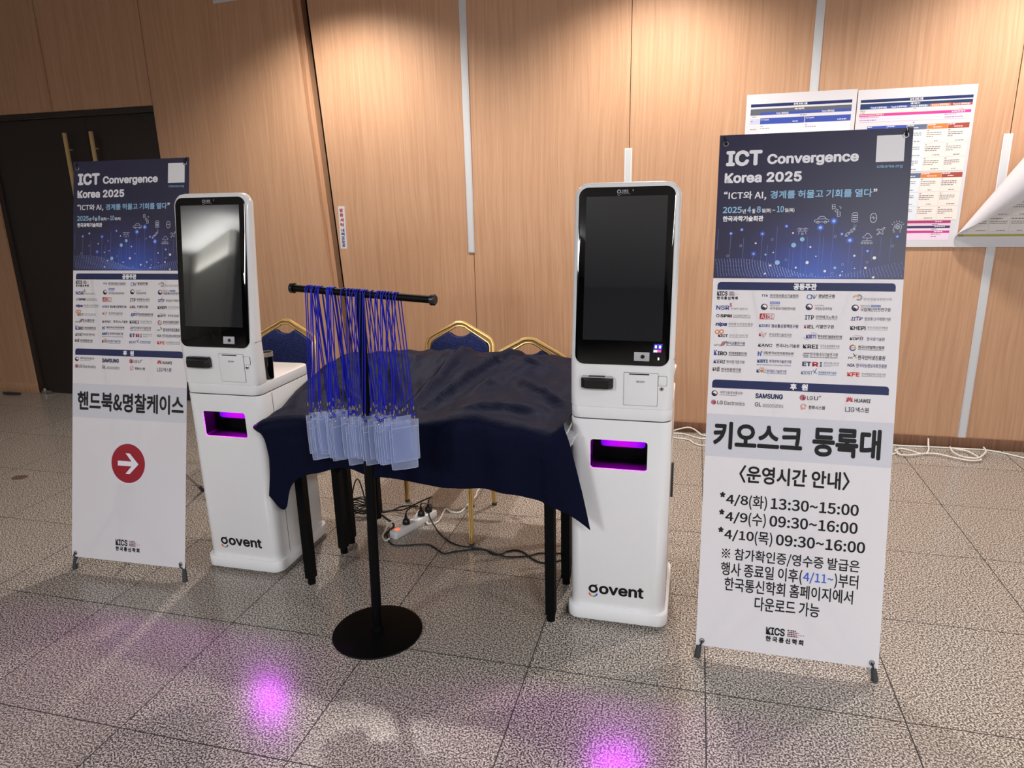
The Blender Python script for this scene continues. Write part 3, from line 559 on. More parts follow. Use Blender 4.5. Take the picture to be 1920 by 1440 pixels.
# ------------------------------------------------------------------ kiosks
def led_mat():
    m = mat('purple_light', (10, 0, 14), .6, 0, .1); t = NT(m); sp = t.new('ShaderNodeSeparateXYZ'); t.link(t.new('ShaderNodeTexCoord').outputs['Object'], sp.inputs[0])
    d = t.math('DIVIDE', t.math('ABSOLUTE', sp.outputs[0]), .082)
    c = t.ramp(d, [(0, (.62, 0, .80, 1)), (.55, (.45, 0, .95, 1)), (1, (.10, 0, .75, 1))])
    t.link(c, t.bsdf.inputs['Emission Color']); t.bsdf.inputs['Emission Strength'].default_value = LED; return m
LED = 0.8
M_LED = led_mat()
M_LED2 = mat('purple_diode', (60, 0, 90), .4, emit=(220, 0, 255), es=470)
M_SLOT = mat('slot_liner', (2, 2, 2), .4, 0, .15)
def boolean_cut(o, cutter):
    md = o.modifiers.new('b', 'BOOLEAN'); md.object = cutter; md.operation = 'DIFFERENCE'; md.solver = 'EXACT'
    dg = bpy.context.evaluated_depsgraph_get(); me = bpy.data.meshes.new_from_object(o.evaluated_get(dg)); o.modifiers.clear(); old = o.data; o.data = me
    bpy.data.meshes.remove(old); bpy.data.objects.remove(cutter); me.name = o.name
    me.set_sharp_from_angle(angle=math.radians(35))
def kiosk(label, x, y, silver):
    k = thing('kiosk', label, 'kiosk', (x, y, 0))
    D = .41
    foot = lambda w, y0, y1, r=.04: rr(0, (y0+y1)/2, w, y1-y0, r, 8)
    b = MB(); b.slab(foot(.385, -.016, D+.016, .045), .018, .070, M_WHITE, .006); b.build('base_skirt', k)
    for cx, cy in ((-.13, .05), (.13, .05), (-.13, .35), (.13, .35)):
        b = MB(); b.lathe([(.0, 0), (.022, 0), (.026, .006), (.024, .020), (0, .020)], M_WHITE, 16, Matrix.Translation((cx, cy, 0))); b.build('caster', k)
    b = MB(); b.slab(foot(.362, 0, D), .066, .8365, M_WHITE, .0025); body = b.build('cabinet', k)
    b = MB(); b.slab(rr(-.0035, .7045, .206, .112, .011, 5), -.05, .13, M_WHITE, 0, 'y'); cut = b.build('cut', k)
    bpy.context.view_layer.update(); boolean_cut(body, cut)
    for q in (.181, -.181): b = MB(); b.box(q-.0006, q+.0006, .088, .0905, .075, .83, M_GROOVE); b.build('side_seam', body)
    # slot: dark liner open to the front, lamp strip behind its upper edge
    b = MB(); o1 = rr(-.0035, .7045, .2055, .1115, .011, 5)
    b.loft([[(p[0], .004, p[1]) for p in o1], [(p[0], .115, p[1]) for p in o1]], M_SLOT, cap=False); b.add([(p[0], .115, p[1]) for p in o1], [tuple(range(len(o1)))], M_SLOT)
    sl = b.build('printer_slot', k)
    b = MB(); q = rr(0, 0, .164, .046, .012, 5); b.loft([[(p[0], .010*(p[1]/.023)**2, p[1]) for p in q], [(p[0]*.98, .012+.010*(p[1]/.023)**2, p[1]*.98) for p in q]], M_LED)
    b.build('lamp_strip', sl, (.006, .066, .7365), (-.30, 0, 0))
    b = MB(); b.box(-.078, .090, .062, .077, .7560, .7585, M_LED2); b.build('down_light', sl)
    # counter band and its shelf
    b = MB(); b.slab(foot(.362, 0, D), .8400, .8840, M_WHITE, .003); b.build('counter', k)
    b = MB(); b.slab(foot(.357, .0025, D-.0025), .8360, .8405, M_GROOVE, 0); b.build('seam', k)
    # screen head, leaning back above the reader
    TL = math.tan(.148); ZT = 1.662; HW = .1815
    def sec(z):
        yf = max(0, z-1.05)*TL; th = .085 - .042*max(0, (z-1.0)/.66); hw = HW; r = .052
        if z > ZT-r: s_ = z-(ZT-r); hw = HW-r+math.sqrt(max(r*r-s_*s_, 0)); 
        if z < .889: hw -= .0015
        yb = yf+th; cr = min(.030, (yb-yf)*.48)
        e = .006 if z > ZT-.003 else 0
        return [(p[0], p[1], z) for p in rr(0, (yf+yb)/2, 2*hw-2*e, yb-yf-2*e, cr, 6)]
    zs = [.8845, .889, .93, 1.0, 1.04, 1.06, 1.09, 1.2, 1.35, 1.5, ZT-.052, ZT-.045, ZT-.036, ZT-.026, ZT-.017, ZT-.010, ZT-.005, ZT-.001]
    b = MB(); b.loft([sec(z) for z in zs], M_WHITE); head = b.build('screen_housing', k, ang=50)
    for q in (HW, -HW): b = MB(); b.box(q-.0005, q+.0005, .012, .075, 1.0635, 1.0650, M_GROOVE); b.build('housing_seam', head)
    H = 1.645-1.043; rot = (-.148, 0, 0); gl = (0, -.0005, 1.043)
    b = MB(); b.slab(rr(0, H/2/math.cos(.148), .327, H/math.cos(.148), .032, 8), -.0035, .006, M_BLACKG, .0007, 'y'); gp = b.build('glass_panel', k, gl, rot)
    P = Print(); P.rect(-.1375, .0855, .1375, .5775, M_LCD, 1); P.build('display', gp, (0, -.0037, 0), smooth=False, recalc=False)
    P = Print(); P.ring(-.0265, .5930, .0052, .0022, (190, 190, 194), 1, 16); P.ring(-.0265, .5850, .0045, .0015, (150, 150, 156), 1, 10, PI, 2*PI); P.text('고벤트', -.019, .588, .006, .5995, (170, 170, 176), .01, 1); P.line([(-.019, .585), (.012, .585)], .0012, (130, 130, 136), 1); P.line([(.021, .594), (.021, .599)], .0018, (200, 200, 205), 1)
    P.build('maker_mark', gp, (0, -.0037, 0), smooth=False, recalc=False)
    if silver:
        P = Print(); E_ = lambda n, c, e: mat('reflection_'+n, c, .4, emit=c, es=e)  # reflection of a lit clock board, painted on the glass as glowing patches
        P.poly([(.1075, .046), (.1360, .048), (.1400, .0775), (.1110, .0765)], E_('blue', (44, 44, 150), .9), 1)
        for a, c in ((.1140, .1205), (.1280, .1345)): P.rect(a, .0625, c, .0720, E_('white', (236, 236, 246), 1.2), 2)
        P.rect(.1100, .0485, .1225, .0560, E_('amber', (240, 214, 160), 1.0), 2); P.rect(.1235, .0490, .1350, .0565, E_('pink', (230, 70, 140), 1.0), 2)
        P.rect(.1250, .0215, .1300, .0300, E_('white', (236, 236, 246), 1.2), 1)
        P.build('painted_reflection', gp, (0, -.0037, 0), smooth=False, recalc=False)
    b = MB(); b.box(.044, .0965, -.0052, -.0030, .016, .047, M_PLATE, .0012); b.lathe([(0, 0), (.0068, 0), (.0068, .0022), (0, .0022)], M_BLACK, 20, Matrix.Translation((.0735, -.0050, .0315)) @ Matrix.Rotation(PI/2, 4, 'X')); b.build('camera_module', gp)
    # card reader: black wedge with chamfered ends
    b = MB()
    o1 = [(-.139, .957), (-.139, .996), (-.026, .996), (-.026, .957)]; o2 = [(-.133, .958), (-.133, .987), (-.032, .987), (-.032, .958)]
    b.loft([[(p[0], .004, p[1]) for p in rr(-.0825, .9765, .113, .040, .006, 3)], [(p[0], -.016, p[1]) for p in rr(-.0825, .9765, .113, .040, .006, 3)], [(p[0], -.034, p[1]) for p in rr(-.0825, .9755, .086, .030, .006, 3)]], M_BLACK)
    cr = b.build('card_reader', k)
    b = MB(); b.slab(rr(-.0825, .9755, .120, .050, .004, 3), -.002, .003, M_WHITE, .001, 'y')
    b.build('reader_bezel', cr)
    b = MB(); b.box(-.136, -.029, -.017, .002, .9955, 1.0010, M_PLATE if silver else M_BLACK, .001); b.box(-.112, -.055, -.0185, -.004, 1.0002, 1.0022, M_RUBBER); b.build('reader_top_plate', cr)
    if silver:
        b = MB(); b.lathe([(0, 0), (.0028, 0), (.0022, .002), (0, .002)], mat('red_light', (255, 70, 60), .4, emit=(255, 60, 50), es=4), 12, Matrix.Translation((-.129, -.0205, .986)) @ Matrix.Rotation(PI/2, 4, 'X')); b.build('status_light', cr)
    # receipt printer flap
    b = MB(); b.slab(rr(.0695, .957, .1185, .1200, .002, 2), -.0012, .002, M_GROOVE, 0, 'y'); b.slab(rr(.0695, .957, .1165, .1180, .002, 2), -.0022, .002, M_WHITE, .0006, 'y'); b.box(.028, .098, -.0028, .001, 1.0095, 1.0135, M_BLACK); rd = b.build('receipt_flap', k)
    P = Print(); P.text('RECEIPT', .055, .9815, .0845, .9885, (70, 68, 70), .02, 1); P.build('lettering', rd, (0, -.0022, 0), smooth=False, recalc=False)
    b = MB(); b.slab(rr(.144, .990, .030, .036, .005, 3), -.0010, .002, M_GROOVE, 0, 'y'); b.slab(rr(.144, .990, .0285, .0345, .005, 3), -.0018, .002, M_WHITE, .0005, 'y'); b.build('latch_plate', k)
    b = MB(); b.lathe([(0, 0), (.0072, 0), (.0072, .003), (.0045, .004), (0, .004)], M_SILVER, 20, Matrix.Translation((.142, .001, .9615)) @ Matrix.Rotation(PI/2, 4, 'X')); b.lathe([(0, 0), (.0025, 0), (.0025, .0008), (0, .0008)], M_BLACK, 12, Matrix.Translation((.142, -.003, .9615)) @ Matrix.Rotation(PI/2, 4, 'X')); b.build('key_lock', k)
    # maker's lettering near the foot
    P = Print(); K = (14, 14, 16); u, v = -.0915, .1510
    P.ring(u, v, .0136, .0092, K, 1, 32); P.poly([(u+.004, v+.0115), (u+.010, v+.0125), (u+.0185, v+.0205), (u+.0185, v+.0212), (u+.0035, v+.0172)], K, 1.2)
    P.text('ovent', -.0690, .1320, .1015, .1760, K, .045, 1)
    for i, c in enumerate(((200, 50, 60), (226, 120, 60), (214, 176, 70), (110, 150, 110), (60, 110, 190), (44, 80, 190))): P.ring(u, v-.0175, .0150, .0062, c, 1, 5, PI+.12+i*(PI-.24)/6, PI+.12+(i+1)*(PI-.24)/6)
    P.build('logo', k, (0, -.0004, -.0055), smooth=False, recalc=False)
    # grey pulls on the right flank
    b = MB(); b.box(.181, .190, .215, .235, .46, .60, M_RUBBER, .002); b.build('side_pull', k)
    return k
kiosk('white touchscreen kiosk beside the banner with the red arrow', -1.918, 2.440, False)
kiosk('white touchscreen kiosk between the draped table and the banner listing opening times', -.2355, 2.398, True)
# tumbler on the left kiosk's shelf, white holder on the right kiosk's shelf
b = MB(); tb = thing('tumbler', 'dark glass tumbler on the white shelf of the left kiosk', 'tumbler', (-1.762, 2.560, .884))
b.lathe([(0, 0), (.019, 0), (.022, .004), (.026, .115), (.024, .115), (.021, .010), (0, .010)], M_BLACKG, 24); b.build('cup', tb)
b = MB(); b.lathe([(.0262, .100), (.0270, .100), (.0275, .118), (.0250, .118), (.0248, .110)], mat('smoked_rim', (150, 140, 128), .2), 24); b.build('rim', tb)
b = MB(); b.slab([(0, 0), (.10, 0), (.118, .092), (.106, .098), (.012, .020)], 0, .05, M_WHITE, .004, 'y')
tag(b.build('label_holder', loc=(-.170, 2.66, .885)), 'white plastic holder jutting out behind the right kiosk', 'holder')

# ------------------------------------------------------------------ folding tables
def table(label, legs, ztop, rz, cx, cy):
    t = thing('folding_table', label, 'table', (cx, cy, 0), rz)
    b = MB(); b.box(-.595, .595, -.186, .186, ztop-.028, ztop, M_BLACK, .004); b.build('table_top', t)
    for lx in (-.54, .54):
        for ly in (-.14, .14):
            b = MB(); b.tube([(lx, ly, .03), (lx, ly, ztop-.03)], .026, M_BLKMET, 4, square=True); b.tube([(lx, ly, 0), (lx, ly, .03)], .017, M_BLKMET, 10); b.build('leg', t)
        b = MB(); b.tube([(lx, -.14, ztop-.06), (lx, .14, ztop-.06)], .014, M_BLKMET, 4, square=True); b.build('cross_bar', t)
        s = 1 if lx < 0 else -1
        b = MB(); b.tube([(lx+s*.01, .12, .42), (lx+s*.26, .12, ztop-.035)], .010, M_BLKMET, 4, square=True); b.build('brace', t)
    return t
table('black folding table in front, hidden by the navy cloth', 0, .725, -.0385, -1.024, 2.534)
t2 = table('black folding table standing behind the front one under the navy cloth', 0, .725, -.0385, -1.024, 2.912)

# boxes and booklets under / beside the cloth
def carton(label, x0, x1, y0, y1, z0, z1, rz=0):
    b = MB(); b.box((x0-x1)/2, (x1-x0)/2, (y0-y1)/2, (y1-y0)/2, 0, z1-z0, mat('cardboard', (150, 116, 84), .7), .004)
    return tag(b.build('carton', loc=((x0+x1)/2, (y0+y1)/2, z0), rot=(0, 0, rz)), label, 'box')
carton('brown carton under the cloth at the left of the rear table', -1.50, -1.10, 2.82, 3.04, .7255, .82)
carton('brown carton under the cloth at the right of the rear table', -1.00, -.54, 2.80, 3.02, .7255, .82)
M_PAGE = mat('page_edges', (206, 206, 210), .5)
for i in range(5):
    b = MB(); b.box(-.105, .105, -.148, .148, .0006, .0106, M_PAGE); b.box(-.1055, .106, -.149, .149, 0, .0006, M_PAPER); b.box(-.1055, .106, -.149, .149, .0106, .0112, M_PAPER); b.box(-.1065, -.1055, -.149, .149, 0, .0112, M_PAPER)
    o = b.build('booklet', loc=(-.520+.0065*i, 2.500-.012*i*0, .7256+i*.0114), rot=(0, 0, -.03+.012*(i % 3)), smooth=False)
    tag(o, 'pale booklet in the small stack peeping out from the cloth beside the right kiosk', 'booklet', 'booklets stacked at the right end of the table')

# ------------------------------------------------------------------ navy cloth
# control net: rows run from the rear hem over the heap to the front hem, columns from left to right
X = [-1.70, -1.64, -1.50, -1.32, -1.16, -.98, -.80, -.62, -.49, -.425]
rows = [
 # (y, [z...]) rear hem, rear edge, heap, valley, front shoulder, front edge, drop, hem
 (3.225, [.72, .74, .70, .70, .70, .70, .70, .70, .70, .72]),
 (3.185, [.81, .850, .868, .872, .878, .882, .874, .868, .862, .855]),
 (3.08,  [.84, .885, .898, .908, .912, .914, .908, .900, .895, .885]),
 (2.92,  [.845, .885, .895, .905, .915, .912, .905, .902, .900, .890]),
 (2.74,  [.815, .85, .845, .83, .85, .855, .875, .870, .87, .875]),
 (2.56,  [.785, .82, .825, .805, .815, .82, .862, .850, .838, .86]),
 (2.42,  [.745, .790, .808, .80, .805, .815, .862, .842, .818, .83]),
]
front = [
 # per column: front edge, mid drop, hem (x, y, z)
 [(-1.715, 2.350, .738), (-1.655, 2.345, .698), (-1.645, 2.330, .580), (-1.660, 2.325, .455)],
 [(-1.650, 2.338, .765), (-1.635, 2.325, .690), (-1.615, 2.320, .540), (-1.590, 2.315, .400)],
 [(-1.500, 2.330, .785), (-1.502, 2.315, .705), (-1.520, 2.312, .610), (-1.535, 2.312, .520)],
 [(-1.320, 2.325, .785), (-1.322, 2.312, .720), (-1.330, 2.312, .655), (-1.335, 2.314, .600)],
 [(-1.160, 2.320, .790), (-1.160, 2.308, .720), (-1.165, 2.312, .645), (-1.165, 2.316, .580)],
 [(-.980, 2.318, .800), (-.980, 2.300, .725), (-.982, 2.306, .640), (-.985, 2.310, .562)],
 [(-.800, 2.320, .835), (-.795, 2.298, .745), (-.797, 2.302, .650), (-.800, 2.306, .565)],
 [(-.620, 2.318, .815), (-.612, 2.298, .735), (-.610, 2.302, .640), (-.605, 2.306, .555)],
 [(-.490, 2.318, .790), (-.470, 2.300, .720), (-.455, 2.306, .610), (-.425, 2.312, .500)],
 [(-.428, 2.330, .830), (-.405, 2.325, .760), (-.365, 2.332, .595), (-.330, 2.334, .425)],
]
net = []
for y, zs in rows:
    net.append([Vector((x + (-.012 if i == 0 else 0), y + .0385*(-1.02-x)*0 - .04*(x+1.02)*(.3), z)) for i, (x, z) in enumerate(zip(X, zs))])
for r in range(4): net.append([Vector(front[c][r]) for c in range(10)])
def cr1(P, t):
    n = len(P)-1; i = min(int(t), n-1); u = t-i
    a, b_, c, d = P[max(i-1, 0)], P[i], P[i+1], P[min(i+2, n)]
    return .5*((2*b_)+(c-a)*u+(2*a-5*b_+4*c-d)*u*u+(3*b_-a-3*c+d)*u**3)
NU, NV = 150, 130
colsplines = [[net[r][c] for r in range(len(net))] for c in range(10)]
grid = []
for j in range(NV+1):
    tv = j/NV*(len(net)-1); rowpts = [cr1(cs, tv) for cs in colsplines]
    grid.append([cr1(rowpts, i/NU*9) for i in range(NU+1)])
def crease(p, q, s, wd, h, x, y):
    px, py = x-p[0], y-p[1]; dx, dy = q[0]-p[0], q[1]-p[1]; L2 = dx*dx+dy*dy; t = max(0, min(1, (px*dx+py*dy)/L2))
    d = math.hypot(px-t*dx, py-t*dy); return h*math.exp(-(d/wd)**2)*math.sin(PI*min(max(t*.9+.05, 0), 1))**.5
CREASES = [((-1.02, 3.10), (-1.10, 2.36), 0, .030, .030), ((-.78, 3.15), (-1.03, 2.50), 0, .022, .030), ((-.62, 3.12), (-.86, 2.62), 0, .03, .018), ((-1.30, 2.85), (-1.12, 2.55), 0, .03, .020), ((-1.45, 3.05), (-1.25, 2.95), 0, .03, .015),
           ((-.70, 2.75), (-.45, 2.55), 0, .025, .022), ((-1.55, 2.7), (-1.25, 2.5), 0, .03, .014), ((-.88, 2.36), (-.55, 2.50), 0, .03, .020), ((-.9, 2.95), (-.55, 2.93), 0, .02, .012), ((-1.35, 3.12), (-1.0, 3.0), 0, .02, .012)]
for j in range(NV+1):
    for i in range(NU+1):
        p = grid[j][i]; tv = j/NV*(len(net)-1); edge = min(1, tv/1.5)
        n1 = noise.noise(Vector((p.x*5+p.y*3.0, p.y*5-p.x*2, 1.3)))
        n2 = noise.noise(Vector((p.x*11+p.y*8, (p.y-p.x)*6, 4.1))); n3 = abs(noise.noise(Vector((p.x*8-p.y*3, p.y*7+p.x*4, 8.2))))
        if tv < 6.6:
            w_ = edge * max(0, min(1, 6.8-tv))
            dz = (n1*.014 + n2*.006 - n3*.018 + .004*noise.noise(Vector((p.x*17+p.y*12, (p.y-p.x*.6)*6, 2.2)))-.006) * w_
            for c in CREASES: dz += 1.45*crease(*c, p.x, p.y)*w_
            p.z += dz
        if tv > 6.0:
            k = min(1, (tv-6)/1.5)
            p.y += k*(.010*math.sin(p.x*23+1.2*math.sin(p.x*9)) + .008*noise.noise(Vector((p.x*14, p.z*3, 2)))) * (.4 if p.x > -.5 else 1)
            if tv > 9.0: p.z += .006*noise.noise(Vector((p.x*7, 0, 5)))
b = MB()
W1 = NU+1
b.add([q for row in grid for q in row], [(j*W1+i, j*W1+i+1, (j+1)*W1+i+1, (j+1)*W1+i) for j in range(NV) for i in range(NU)], M_CLOTH)
cl = b.build('tablecloth', recalc=True, ang=180); tag(cl, 'crumpled dark navy cloth draped over the tables between the two kiosks', 'tablecloth')
md = cl.modifiers.new('thick', 'SOLIDIFY'); md.thickness = .0015; md.offset = 0

# ------------------------------------------------------------------ lanyard stand
A = Vector((-1.360, 2.175, 1.330)); B = Vector((-.813, 2.105, 1.307)); bd = (B-A).normalized(); bn = Vector((-bd.y, bd.x, 0)).normalized()
st = thing('lanyard_stand', 'black T-shaped stand on a round base holding the blue lanyards', 'stand', (-1.131, 2.150, 0)); O = Vector((-1.131, 2.150, 0))
b = MB(); b.lathe([(0, 0), (.171, 0), (.173, .003), (.171, .007), (.150, .010), (.03, .012), (0, .012)], M_BLKMET, 64); b.build('base', st)
b = MB(); pt = (A+B)/2-O; b.tube([(.0, 0, .010), tuple(pt*.62)], .0190, M_BLKMET, 18); b.tube([tuple(pt*.615), tuple(pt*.635)], .021, M_BLACK, 18); b.tube([tuple(pt*.63), tuple(pt)], .0145, M_BLKMET, 16); b.lathe([(0, .01), (.024, .01), (.022, .03), (.0155, .034)], M_BLKMET, 20); b.build('pole', st)
b = MB(); b.tube([tuple(A-O), tuple(B-O)], .0125, M_BLKMET, 16); bo = b.build('crossbar', st)
for e, s in ((A, -1), (B, 1)):
    b = MB(); b.tube([tuple(e-O-bd*s*.006), tuple(e-O+bd*s*.006), tuple(e-O+bd*s*.010)], [.0185, .0185, .014], M_BLACK, 18); b.build('end_cap', st)

# ------------------------------------------------------------------ lanyards with clear badge pouches
LP = [318, 345, 375, 390, 405, 450, 470, 490, 580, 592, 604, 618, 634, 650, 770, 825, 865, 905, 928, 955, 1000, 1020, 1048, 1110, 1180, 1200, 1230, 1262, 1297, 1330, 1380, 1408]
rnd = random.Random(11); NL = len(LP)
for i, X_ in enumerate(LP):
    px = 530+X_/6.4; t = (px-549)/(812-549); Pb = A.lerp(B, t)
    last = i == NL-1; first = i == 0
    yaw = math.radians(40+5*math.sin(i*.6)); zt = .872+rnd.uniform(-.022, .026)
    if last: yaw, zt = math.radians(38), .885
    if first: yaw, zt = math.radians(40), .875
    wv = Vector((math.cos(yaw), math.sin(yaw), 0)); nv = Vector((-wv.y, wv.x, 0))
    c = Vector((Pb.x-.004, Pb.y+.003*math.sin(i*.6), 0))
    lab = 'blue cord lanyard with a frosted badge pouch hanging in the bunch on the black stand'
    grp = 'blue lanyards on the black stand'
    if last: lab, grp = 'rightmost blue lanyard, its frosted badge pouch in full view', grp
    if first: lab = 'leftmost blue lanyard on the black stand, beside the left kiosk'
    if i == 16: lab = 'blue lanyard whose frosted pouch has a round thumb notch'
    ly = thing('lanyard', lab, 'lanyard', (c.x, c.y, 0), 0, grp)
    hw, hh = .0475, .150
    tilt = rnd.uniform(-.05, .05); bow = .003*math.sin(i*.6+1)
    def pp(s_, z_): return wv*s_ + nv*(bow*math.cos(s_/hw*1.4)+.004*math.sin((zt-z_)*20)) + Vector((0, 0, z_+tilt*s_))
    # pouch: thin envelope with a welded rim, rounded lower corners and a zip line
    b = MB(); cols = 10; rws = 12; vs = []; fs = []
    for r in range(rws+1):
        for q in range(cols+1):
            s_ = -hw+2*hw*q/cols; z_ = zt-hh*r/rws
            if r == rws and q in (0, cols): s_ *= .93; z_ += .004
            if i == 16 and q == cols and 3 <= r <= 6: s_ -= .012*math.sin((r-2)/5*PI)
            vs.append(pp(s_, z_))
    for r in range(rws):
        for q in range(cols): k = r*(cols+1)+q; fs.append((k, k+1, k+cols+2, k+cols+1))
    b.add(vs, fs, M_VINYL)
    for sgn in (1,):
        b.tube([pp(-hw*.97, zt-.026)-nv*.0006, pp(0, zt-.026)-nv*.0006, pp(hw*.97, zt-.026)-nv*.0006], .0008, M_RIM, 5)
    b.tube([pp(-hw, zt), pp(-hw, zt-hh*.5), pp(-hw*.97, zt-hh+.003), pp(0, zt-hh), pp(hw*.97, zt-hh+.003), pp(hw, zt-hh*.5), pp(hw, zt)], .0007, M_RIM, 5)
    b.build('badge_pouch', ly, recalc=False, ang=60)
    # two clips and one cord over the bar
    ends = []
    for s_ in (-hw+.012, hw-.012):
        tip = pp(s_, zt-.005); jz = rnd.uniform(.030, .044); topz = tip + Vector((rnd.uniform(-.002, .002), rnd.uniform(-.002, .002), jz))
        b = MB(); T = Matrix.Translation(tip) @ Matrix.Rotation(yaw+PI/2, 4, 'Z') @ Matrix.Rotation(PI/2, 4, 'X')
        b.torus(.0040, .0011, M_SILVER, T, 10, 5); b.tube([tip+Vector((0, 0, .004)), tip+Vector((0, 0, .012)), tip+Vector((0, 0, .016))], [.0016, .0026, .0016], M_SILVER, 6)
        b.tube([topz-Vector((0, 0, .002)), topz+Vector((0, 0, .009))], .0026, M_SILVER, 7)
        b.torus(.0042, .0017, M_CORD, Matrix.Translation(tip+Vector((0, 0, .021))) @ Matrix.Rotation(yaw, 4, 'Z') @ Matrix.Rotation(PI/2, 4, 'X'), 10, 5)
        b.build('clip', ly); ends.append(topz+Vector((0, 0, .006)))
    Pl = Pb - c; rr_ = .0125+.0022
    order = (ends[0], ends[1])
    arc = [Pl - bn*rr_*math.cos(a) + Vector((0, 0, 1))*rr_*math.sin(a) + bd*(a/PI-.5)*rnd.uniform(-.006, .006) for a in [PI*q/8 for q in range(9)]]
    mid0 = order[0].lerp(arc[0], .5)+Vector((rnd.uniform(-.004, .004), rnd.uniform(-.003, .003), 0)); mid1 = order[1].lerp(arc[-1], .5)+Vector((rnd.uniform(-.004, .004), rnd.uniform(-.003, .003), 0))
    b = MB(); b.tube([order[0]] + [mid0] + arc + [mid1] + [order[1]], .0021, M_CORD, 6); b.build('cord', ly)

# ------------------------------------------------------------------ banquet chairs
def chair(label, x, y, rz, h=.925):
    c = thing('banquet_chair', label, 'chair', (x, y, 0), rz, 'gold banquet chairs behind the tables')
    # local: seat towards -y, back at y=0 leaning to +y
    def lean(z): return max(0, z-.45)*.20
    prof = [(-.196, .44), (-.202, .66), (-.203, .775), (-.196, .815), (-.172, .842), (-.060, .902), (-.030, .918), (0, .922), (.030, .918), (.060, .902), (.172, .842), (.196, .815), (.203, .775), (.202, .66), (.196, .44)]
    s = h/.925
    for k, (off, rad, nm) in enumerate(((0, .0100, 'back_frame'), (.019, .0075, 'inner_back_frame'))):
        pts = [((q[0]*(1-off/.2)), lean(q[1]-off*.6), (q[1]-off*1.0 if abs(q[0]) < .19 else q[1]-off*.5)*s) for q in prof]
        b = MB(); b.tube(spline(pts, 4), rad, M_GOLD, 10); b.build(nm, c)
    pad = [(-.172, .47), (.172, .47), (.176, .66), (.176, .775), (.168, .802), (.150, .822), (.072, .864), (.058, .864), (.038, .850), (.014, .843), (-.014, .843), (-.038, .850), (-.058, .864), (-.072, .864), (-.150, .822), (-.168, .802), (-.176, .775), (-.176, .66)]
    b = MB()
    def psec(dy, ins): return [(p[0]*(1-ins/.17), lean(p[1])+dy, (p[1]-(.0 if p[1] < .6 else ins*.6))*s) for p in pad]
    b.loft([psec(-.020, .010), psec(-.017, .003), psec(-.008, 0), psec(.010, 0), psec(.016, .004)], M_UPH); b.build('backrest', c)
    b = MB(); b.slab(rr(0, -.215, .40, .40, .05, 6), .425, .485, M_UPH, .018); b.build('seat', c)
    b = MB(); b.slab(rr(0, -.215, .385, .39, .045, 6), .400, .426, M_GOLD, .003); b.build('seat_frame', c)
    for sx in (-1, 1):
        b = MB(); b.tube([(sx*.188, -.385, .012), (sx*.185, -.375, .41)], [.013, .0135], M_GOLD, 4, square=True)
        for q in (-.004, .004): b.tube([(sx*.188+q, -.397, .014), (sx*.185+q, -.388, .40)], .0025, M_GOLD, 6)
        b.tube([(sx*.188, -.385, 0), (sx*.188, -.385, .014)], .014, M_RUBBER, 8); b.build('leg', c)
        b = MB(); b.tube([(sx*.205, .075, .012), (sx*.196, .0, .43)], [.013, .014], M_GOLD, 4, square=True); b.tube([(sx*.205, .075, 0), (sx*.205, .075, .014)], .014, M_RUBBER, 8); b.build('leg', c)
    return c
chair('gold-framed blue banquet chair partly behind the left kiosk', -2.395, 3.62, .0)
chair('gold-framed blue banquet chair behind the middle of the draped table', -1.298, 3.68, .0)
chair('gold-framed blue banquet chair beside the right kiosk, low behind the cloth', -.795, 3.275, .0)

